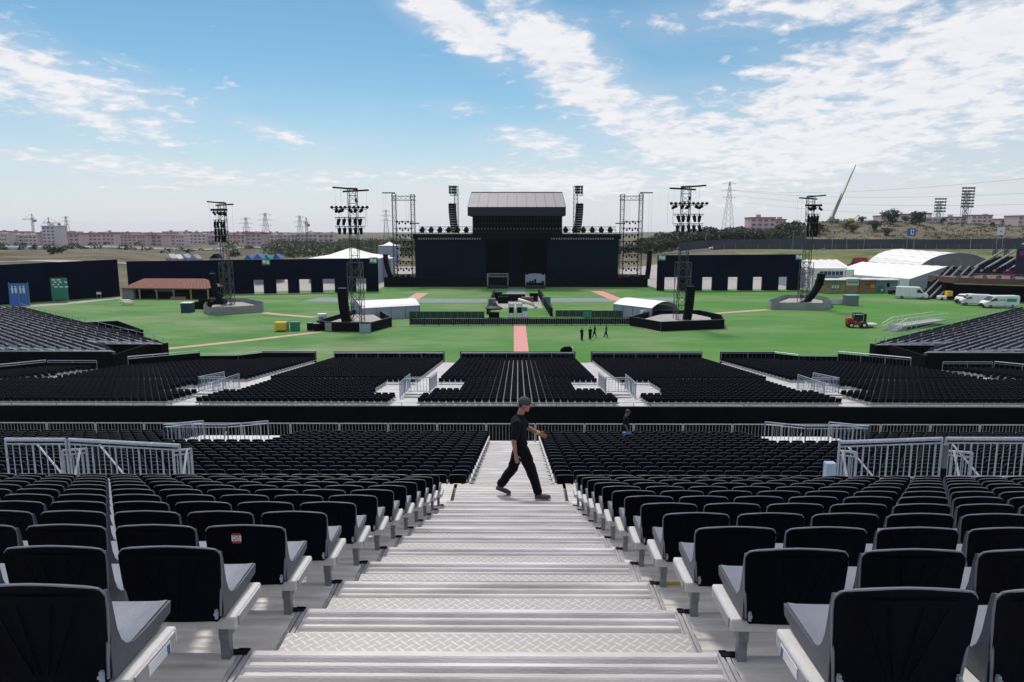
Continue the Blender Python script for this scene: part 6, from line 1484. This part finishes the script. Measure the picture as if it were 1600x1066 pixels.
R_ = [(1168, 1206, 341, 560, 'bld3', 'dark red house among the trees beside the right pylon'), (1206, 1222, 344, 560, 'bld3', 'small red house beside the dark red house on the ridge'), (1368, 1396, 338, 640, 'bld1', 'salmon building left of the right skyline group'), (1397, 1425, 335.5, 650, 'bld0', 'brick building in the middle of the right skyline group'), (1426, 1446, 334, 660, 'bld3', 'dark red building right of the brick skyline building'), (1404, 1466, 341, 600, 'bld4', 'long pale grey hall on the right hilltop'), (1472, 1500, 340, 640, 'bld1', 'salmon building between the two floodlight masts'), (1508, 1540, 337, 660, 'bld1', 'salmon building right of the tall floodlight mast'), (1552, 1580, 343, 660, 'bld2', 'low beige building near the right picture edge'), (1580, 1612, 338, 640, 'bld0', 'brick building cut by the right picture edge')]
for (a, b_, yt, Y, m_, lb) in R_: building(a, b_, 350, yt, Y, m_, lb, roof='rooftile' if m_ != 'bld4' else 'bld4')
# coloured stalls and tents seen over the left wall
st_l = [(262, 272, 'pinkish'), (273, 282, 'white'), (284, 296, 'lilac'), (298, 312, 'grey'), (330, 345, 'dark blue'), (384, 396, 'blue'), (398, 412, 'bright blue'), (414, 424, 'teal'), (428, 440, 'blue')]
cm_ = {'pinkish': 'bld1', 'white': 'tent', 'lilac': 'bluepale', 'grey': 'concrete', 'dark blue': 'navy', 'blue': 'bluebox', 'bright blue': 'bluebox', 'teal': 'teal'}
for i, (a, b_, c_) in enumerate(st_l):
    Y = 200 + (i % 3) * 4; A, B = sx(a, Y), sx(b_, Y); zt_ = at(a, 397 + (i % 2), Y).z; t = thing('market_stall', '%s stall roof showing over the left wall, %s from left' % (c_, ORD[i + 1]), 'stall', (A, Y, 0), 0, 'stalls behind the left wall'); L = B - A
    MB().box(0, L, 0, 3, 0, zt_ - 1.2).build('walls', 'concrete', t); MB().prism([(0, -.2, zt_ - 1.2), (L, -.2, zt_ - 1.2), (L * .5, -.2, zt_)], (0, 3.4, 0)).build('roof', cm_[c_], t)
def peak_tent(lb, xa, xb, yeave, ypeak, Y, dep, m_='tent'):
    a, b_ = sx(xa, Y), sx(xb, Y); t = thing('white_tent', lb, 'tent', (a, Y, 0)); L = b_ - a; ze_, zp = at(xa, yeave, Y).z, at(xa, ypeak, Y + dep / 2).z
    c = (L / 2, dep / 2, zp); P = [(0, 0, ze_), (L, 0, ze_), (L, dep, ze_), (0, dep, ze_)]; mb = MB()
    for p, q_ in zip(P, P[1:] + P[:1]):
        p, q_, cc = Vector(p), Vector(q_), Vector(c); r1, r2 = p.lerp(cc, .5) - Vector((0, 0, .5)), q_.lerp(cc, .5) - Vector((0, 0, .5)); mb.poly([p, q_, r2, r1]); mb.poly([r1, r2, cc])
    mb.build('roof', m_, t); MB().box(.1, L - .1, .1, dep - .1, 0, ze_).build('walls', 'tentgrey', t); return t
t = peak_tent('large white peaked marquee behind the left wall near the stage', 482, 592, 404, 387, 206, 22)
peak_tent('small white and grey tent between left wall and stage', 588, 612, 404, 397, 214, 8)
peak_tent('grey pavilion roof far behind the left speaker column', 592, 620, 384, 378, 330, 14)
p = at(1341, 394, 262); make_van('red box truck on the road behind the marquees', (p.x, 262, H(p.x, 262) + .2), R(170), 6.5, 3.6, colr='red', cat='truck', name='red_truck')
# cars on the motorway and left road
for (x, Y, lb, c_) in ((1525, 368, 'pale car on the motorway left of the right picture edge', 'vanwhite'), (1113, 360, 'white van-like car passing on the motorway right of tower', 'vanwhite')):
    X = sx(x, Y); make_van(lb, (X, Y, H(X, Y) + .25), R(180), 4.6, 2.0, van=False, colr=c_, cat='car', name='car')
X = sx(1596, 366); make_van('white van on the motorway at the right picture edge', (X, 366, H(X, 366) + .25), R(180), 6, 2.4, name='van')
cr = None
for i, x in enumerate((190, 203, 214, 238, 243, 271, 305, 318, 340, 560, 430, 450)):
    Y = 564 + (i % 3) * 8; X = sx(x, Y); c_ = ['vanwhite', 'concrete', 'vanwhite', 'post'][i % 4]
    make_van('%s car on the distant left road, %s in the line' % ({'vanwhite': 'white', 'concrete': 'grey', 'post': 'dark'}[c_], ORD[i + 1]), (X, Y, H(X, Y) + .3), R(180 if i % 2 else 0), 4.4, 1.6, van=False, colr=c_, cat='car', name='car')
# pylons, cranes, masts
def pylon(lb, x, ybase, ytop, Y, wbase=7, arms=3, r=.16, name='power_pylon'):
    X = sx(x, Y); g0 = H(X, Y); zt_ = at(x, ytop, Y).z; h_ = zt_ - g0; t = thing(name, lb, 'pylon', (X, Y, g0), R(random.uniform(-15, 15)))
    mb = MB(); n = 9
    def wd(f): return wbase * (1 - f) ** 1.15 * .5 + .45
    for i in range(n):
        f0, f1 = i / n, (i + 1) / n; a, b_ = wd(f0), wd(f1)
        for (sx_, sy_) in ((-1, -1), (1, -1), (1, 1), (-1, 1)):
            mb.bar((sx_ * a, sy_ * a, f0 * h_), (sx_ * b_, sy_ * b_, f1 * h_), r); mb.bar((sx_ * a, sy_ * a, f0 * h_), (-sy_ * b_, sx_ * b_, f1 * h_), r * .6)
    mb.build('lattice_mast', 'tower', t); m2 = MB()
    for i in range(arms):
        z = h_ * (.96 - i * .13); L = wbase * (.75 + .2 * (i == 1)); m2.bar((-L, 0, z), (L, 0, z), r * .8); m2.bar((-L, 0, z), (0, 0, z + h_ * .04), r * .6); m2.bar((L, 0, z), (0, 0, z + h_ * .04), r * .6)
    m2.build('cross_arms', 'tower', t); return t
pylon('pylon above the left skyline between the cranes', 113, 372, 338, 720, 6, r=.14); pylon('pylon just right of the far left delay tower', 390, 392, 340, 520, 6, r=.11); pylon('middle of three pylons left of the inner tower', 420, 390, 333, 470, 6, r=.11); pylon('pylon with slim top left of inner delay tower', 473, 390, 337, 480, 5, r=.10); pylon('tall pylon above the trees right of the stage', 1133, 350, 284, 560, 7, 3, .12)
pylon('faint slim pylon behind the left speaker boom', 606, 375, 328, 620, 5, r=.15)
def crane(lb, x, ytop, Y, jl, jr, col='tower'):
    X = sx(x, Y); zt_ = at(x, ytop, Y).z; t = thing('tower_crane', lb, 'crane', (X, Y, 0), 0, 'tower cranes on the left skyline'); m_ = Y / FPX
    MB().lattice(0, 0, 0, zt_, 1.8, 3.6, .15).build('mast', col, t); MB().beamtruss((-jl * m_, 0, zt_ - 2), (jr * m_, 0, zt_ - 2), 1.2, 3.4, .14).build('jib', col, t); MB().bar((0, 0, zt_ + 4), (-jl * m_ * .8, 0, zt_ - 1), .12).bar((0, 0, zt_ + 4), (jr * m_ * .7, 0, zt_ - 1), .12).bar((0, 0, zt_ - 2), (0, 0, zt_ + 4), .4).build('ties', col, t); MB().box(jr * m_ - 3, jr * m_, -.8, .8, zt_ - 5, zt_ - 2.5).build('counterweight', 'concrete', t)
crane('tallest tower crane at far left of the skyline', 61, 340, 800, 15, 6); crane('low wide tower crane beside the pale slab block', 86, 345.5, 820, 10, 18); crane('small tower crane right of the pale slab block', 103, 355, 840, 7, 6); crane('slim crane right of the skyline pylons', 483, 346, 700, 5, 5)
def floodmast(lb, x, ytop, Y, rows, cols, ybase):
    X = sx(x, Y); g0 = H(X, Y); m_ = Y / FPX; zt_ = at(x, ytop, Y).z; t = thing('floodlight_mast', lb, 'floodlight', (X, Y, g0)); zz = zt_ - g0
    MB().lattice(0, 0, 0, zz - 2, 2.6, 3, .22).build('mast', 'tower', t); mb = MB(); m2 = MB()
    for i in range(rows):
        z = zz - i * 2.35 * (Y / 560); mb.bar((-cols * 1.1 * .9, -1.2, z), (cols * 1.1 * .9, -1.2, z), .12)
        for j in range(cols): m2.bbox(-cols * 1.0 + j * 2.05 + .3, -cols * 1.0 + j * 2.05 + 1.8, -1.8, -1.0, z - .75, z + .65, .1)
    for s in (-1, 1): mb.bar((s * cols * .95, -1.2, zz + .8), (s * cols * .95 - s * 1.2, 0, zz - rows * 2.5 - 6), .14)
    mb.build('rack', 'tower', t); m2.build('floodlights', 'tower', t)
floodmast('tall stadium floodlight mast on the right hill', 1497, 294, 560, 7, 5, 350); floodmast('smaller stadium floodlight mast left of the tall one', 1456, 311, 620, 5, 5, 345)
# mobile crane on the hill
X = sx(1296, 500); g0 = H(X, 500); t = thing('mobile_crane', 'yellow mobile crane with long raised boom on the right hill', 'crane', (X, 500, g0)); m_ = 500 / FPX
MB().bbox(-4, 3, -1.3, 1.3, .8, 2.6, .2).build('carrier', 'concrete', t); MB().bbox(-3, 0, -1.2, 1.2, 2.6, 4.2, .2).build('cab', 'cranegreen', t); zt_ = at(1323, 258, 500).z - g0
MB().bar((-1, 0, 3.0), (27 * m_, 0, zt_), .62, 4, .34).build('boom', 'cranegreen', t); MB().bar((-1.5, 0, 3.0), (4, 0, 20), .9, 4, .4).build('luffing_mast', 'concrete', t); MB().bar((-2.8, 0, 4), (4, 0, 20), .12).bar((4, 0, 20), (27 * m_, 0, zt_), .08).build('ropes', 'tower', t)
[MB().bar((a, -1.35, .6), (a, -1.0, .6), .6, 10).build('wheel', 'tyre', t) for a in (-3, -1.5, 1, 2.3)]
X = sx(1323, 500); t = thing('excavator', 'small digger on the hilltop right of the mobile crane', 'excavator', (X, 500, H(X, 500))); MB().bbox(-2, 1, -1, 1, .8, 2.8, .2).build('body', 'yellow', t); MB().bar((1, 0, 1.5), (4.5, 0, 5), .35).bar((4.5, 0, 5), (7, 0, 2.5), .3).build('arm', 'yellow', t); MB().box(-2.3, 1.5, -1.2, 1.2, 0, .8).build('tracks', 'tyre', t)
# road signs and lamp posts
for (x, y0, y1, Y, m_, lb, wx) in ((1417, 357, 369, 345, 'bluebox', 'blue motorway sign on two posts at right', 6.5), (1555, 355, 367.5, 345, 'white', 'white square road sign on posts near right edge', 5.5)):
    X = sx(x, Y); g0 = H(X, Y); t = thing('road_sign', lb, 'sign', (X, Y, g0)); m1 = Y / FPX; zt_, zb_ = at(x, y0, Y).z - g0, at(x, y1, Y).z - g0
    MB().box(-wx * m1, wx * m1, -.15, 0, zb_, zt_).build('panel', m_, t); MB().bar((-wx * m1 * .8, .1, 0), (-wx * m1 * .8, .1, zt_), .12).bar((wx * m1 * .8, .1, 0), (wx * m1 * .8, .1, zt_), .12).build('posts', 'alu2', t)
    mm = MB()
    if m_ == 'bluebox': mm.box(-.5, .1, -.2, -.15, zb_ + .6, zt_ - .5); mm.box(.5, 1.1, -.2, -.15, zb_ + .5, zb_ + 1.5); mm.box(.5, 1.1, -.2, -.15, zt_ - 1.4, zt_ - .6)
    else: mm.prism([(-.5, -.2, zb_ + 1.6), (.5, -.2, zb_ + 1.3), (0, -.2, zb_ + 2.4)], (0, .04, 0))
    mm.build('symbol', 'white' if m_ == 'bluebox' else 'bluebox', t)
lampp = [(1275, 230), (1296, 345), (1318, 345), (1345, 345), (1480, 420), (1510, 300), (962, 330), (1100, 400), (1160, 400), (1235, 345), (300, 405), (180, 405), (85, 405), (540, 330)]
lt = None
for i, (x, Y) in enumerate(lampp):
    X = sx(x, Y); loc = (X, Y, H(X, Y)); lb = 'thin grey street lamp beyond the venue, %s from the left' % ORD[sorted(q[0] for q in lampp).index(x) + 1]
    if lt is None: lt = thing('street_lamp', lb, 'street lamp', loc, 0, 'street lamps beyond the venue'); MB().bar((0, 0, 0), (0, 0, 9), .09, 6).build('pole', 'alu2', lt); MB().bar((0, 0, 9), (1.4, 0, 9.3), .06).box(1.2, 2.0, -.15, .15, 9.2, 9.4).build('lamp_head', 'alu2', lt); dl = make_dup(lt)
    else: dl(loc, 0, lb)
# mesh fence along the track at the right
t = thing('mesh_fence', 'thin wire fence in front of the motorway parapet at right', 'fence'); mb = MB(); m3 = MB()
for i in range(60): a = 70 + i * 4; mb.bar((a, 300, H(a, 300)), (a, 300, H(a, 300) + 2), .06); b_ = a + 4; m3.bar((a, 300, H(a, 300) + 1.9), (b_, 300, H(b_, 300) + 1.9), .04); m3.bar((a, 300, H(a, 300) + 1.0), (b_, 300, H(b_, 300) + 1.0), .03)
mb.build('posts', 'alu2', t); m3.build('wires', 'alu2', t)
# overhead lines on the right
wl = [((1133, 296), 560, (1640, 300), 300), ((1133, 303), 560, (1640, 318), 300), ((1133, 296), 560, (1640, 275), 260), ((1133, 312), 560, (1640, 335), 330)]
for i, (a, Ya, b_, Yb) in enumerate(wl):
    t = thing('power_line', 'thin sagging power line right of the tall pylon, %s from top' % ORD[i + 1], 'cable', (0, 0, 0), 0, 'power lines at right'); p, q_ = at(*a, Ya), at(*b_, Yb); pts = [p.lerp(q_, s / 24) - Vector((0, 0, 16 * (s / 24) * (1 - s / 24))) for s in range(25)]; MB().path(pts, .045, 3).build('wire', 'tower', t)

# trees -------------------------------------------------------
def tree_mesh(seed, conif=False):
    rg = random.Random(seed); cr_ = MB(); tr = MB(); h_ = 1.0
    tr.bar((0, 0, -.03), (.01, 0, .34), .030, 7, .018); lobes = []
    for i in range(9):
        a = rg.uniform(0, 6.28); rr_ = rg.uniform(.06, .30); z = rg.uniform(.20, .85); c = Vector((math.cos(a) * rr_, math.sin(a) * rr_, z)); lobes.append((c, rg.uniform(.14, .24))); tr.bar((.005, 0, rg.uniform(.25, .4)), c, .013, 5, .004)
    for c, r_ in lobes:
        for k_ in range(115):
            d = Vector((rg.gauss(0, 1), rg.gauss(0, 1), rg.gauss(0, .85))).normalized(); p = c + d * r_ * (rg.random() ** .35) * rg.uniform(.8, 1.12)
            if p.z < .05: continue
            n_ = Vector((rg.gauss(0, 1), rg.gauss(0, 1), rg.gauss(0, 1))).normalized(); u_ = n_.orthogonal().normalized(); v_ = n_.cross(u_); s = rg.uniform(.020, .040)
            cr_.poly([p - u_ * s - v_ * s * .5, p + u_ * s - v_ * s * .5, p + u_ * s * .6 + v_ * s, p - u_ * s * .6 + v_ * s])
    return tr, cr_
tms = []
for i in range(4):
    tr, cr_ = tree_mesh(i + 3); a, b_ = tr.mesh('trunk', 'bark'), cr_.mesh('crown', 'leafd' if i < 2 else 'leafm'); tms.append((a, b_))
def tree(x, Y, h_, lb, grp, wide=1.15, kind=None):
    X = sx(x, Y); a, b_ = tms[kind if kind is not None else random.randrange(4)]; t = thing('tree', lb, 'tree', (X, Y, H(X, Y) - .13 * h_), random.uniform(0, 6.28), grp); t.scale = (h_ * wide, h_ * wide, h_); link('trunk', a, t); link('crown', b_, t)
band = []
for x in range(930, 1240, 3): band.append((x + random.uniform(-2, 2), random.uniform(430, 500), random.uniform(7.5, 12) if x > 1000 else random.uniform(4.5, 7)))
band.sort()
for i, (x, Y, h_) in enumerate(band): tree(x, Y, h_, 'green tree in the wooded band right of the stage, number %d from the left' % (i + 1), 'trees in the wooded band', 1.5)
bush = [(1262, 500, 8, 'dark'), (1275, 470, 9, 'dark round'), (1358, 470, 8, 'dark'), (1380, 455, 6, 'low dark'), (1383, 490, 12, 'round green'), (1428, 490, 12, 'big round'), (1240, 480, 7, 'olive'), (1226, 440, 6, 'olive'), (1245, 425, 7, 'dark leafy'), (1316, 480, 5, 'low'), (1340, 500, 5, 'small'), (1327, 470, 6, 'bushy'), (1207, 460, 8, 'dark'), (1465, 520, 5, 'small'), (1540, 500, 4, 'low'), (1405, 520, 5, 'low green')]
for i, (x, Y, h_, c_) in enumerate(sorted(bush)): tree(x, Y, h_, '%s tree on the right hillside, number %d from the left' % (c_, i + 1), 'trees on the right hillside', 1.35, kind=random.choice([0, 1]))
for i, (x, Y, h_) in enumerate([(95, 360, 5), (102, 355, 4.5), (88, 365, 4), (60, 420, 4), (15, 430, 3.5), (365, 430, 5), (375, 440, 4), (300, 450, 4), (455, 420, 5)]): tree(x, Y, h_, 'small bush on the brown land far left, number %d in the scatter' % (i + 1), 'bushes on the left land', 1.7)
# far wood that reads as one mass
tr, cr_ = MB(), MB(); rg = random.Random(11)
for i in range(760):
    Y = rg.uniform(430, 900); x = rg.uniform(430, 680) if i % 4 else rg.uniform(-20, 1000); X = sx(x, Y); g0 = H(X, Y) - .8; r_ = rg.uniform(2.6, 5.4) * (1 if i % 4 else .65)
    for k_ in range(46):
        d = Vector((rg.gauss(0, 1), rg.gauss(0, 1), abs(rg.gauss(0, .9)))).normalized(); p = Vector((X, Y, g0 + 1)) + Vector((d.x * r_ * 1.3, d.y * r_ * 1.3, d.z * r_ * 1.25)) * rg.uniform(.7, 1.1); n_ = Vector((rg.gauss(0, 1), rg.gauss(0, 1), rg.gauss(0, 1))).normalized(); u_ = n_.orthogonal().normalized(); v_ = n_.cross(u_); s = rg.uniform(.5, 1.0)
        cr_.poly([p - u_ * s - v_ * s * .6, p + u_ * s - v_ * s * .6, p + v_ * s])
hs = MB()
for i in range(1000):
    Y = rg.uniform(412, 530); x = rg.uniform(1010, 1620); X = sx(x, Y); g0 = H(X, Y); r_ = rg.uniform(.5, 1.5) * (2.0 if i % 9 == 0 else 1)
    for k_ in range(16):
        d = Vector((rg.gauss(0, 1), rg.gauss(0, 1), abs(rg.gauss(0, .8)))).normalized(); c_ = Vector((X + d.x * r_ * 1.4, Y + d.y * r_ * 1.4, g0 + d.z * r_)); n_ = Vector((rg.gauss(0, 1), rg.gauss(0, 1), rg.gauss(0, 1))).normalized(); u_ = n_.orthogonal().normalized(); v_ = n_.cross(u_); s = rg.uniform(.2, .5)
        hs.poly([c_ - u_ * s - v_ * s * .6, c_ + u_ * s - v_ * s * .6, c_ + v_ * s])
tag(hs.build('scrub', 'leafm'), 'low scrub dotted over the brown slope of the right hill', 'scrub', kind='stuff')
tag(cr_.build('distant_wood', 'leafm'), 'hazy olive wood and scrub filling the far plain left of the stage', 'wood', kind='stuff')
# ============================================================ AIR
hz_m = bpy.data.materials.new('haze'); hz_m.use_nodes = True; t_ = hz_m.node_tree; t_.nodes.clear(); pv = t_.nodes.new('ShaderNodeVolumePrincipled'); pv.inputs['Color'].default_value = (.86, .90, 1, 1); pv.inputs['Density'].default_value = .00006; pv.inputs['Anisotropy'].default_value = .3
ou = t_.nodes.new('ShaderNodeOutputMaterial'); t_.links.new(pv.outputs[0], ou.inputs['Volume'])
if HAZE:
    M['haze'] = hz_m; tag(MB().box(-5300, 5300, -1000, 5300, -6, 62).build('haze', 'haze'), kind='stuff')
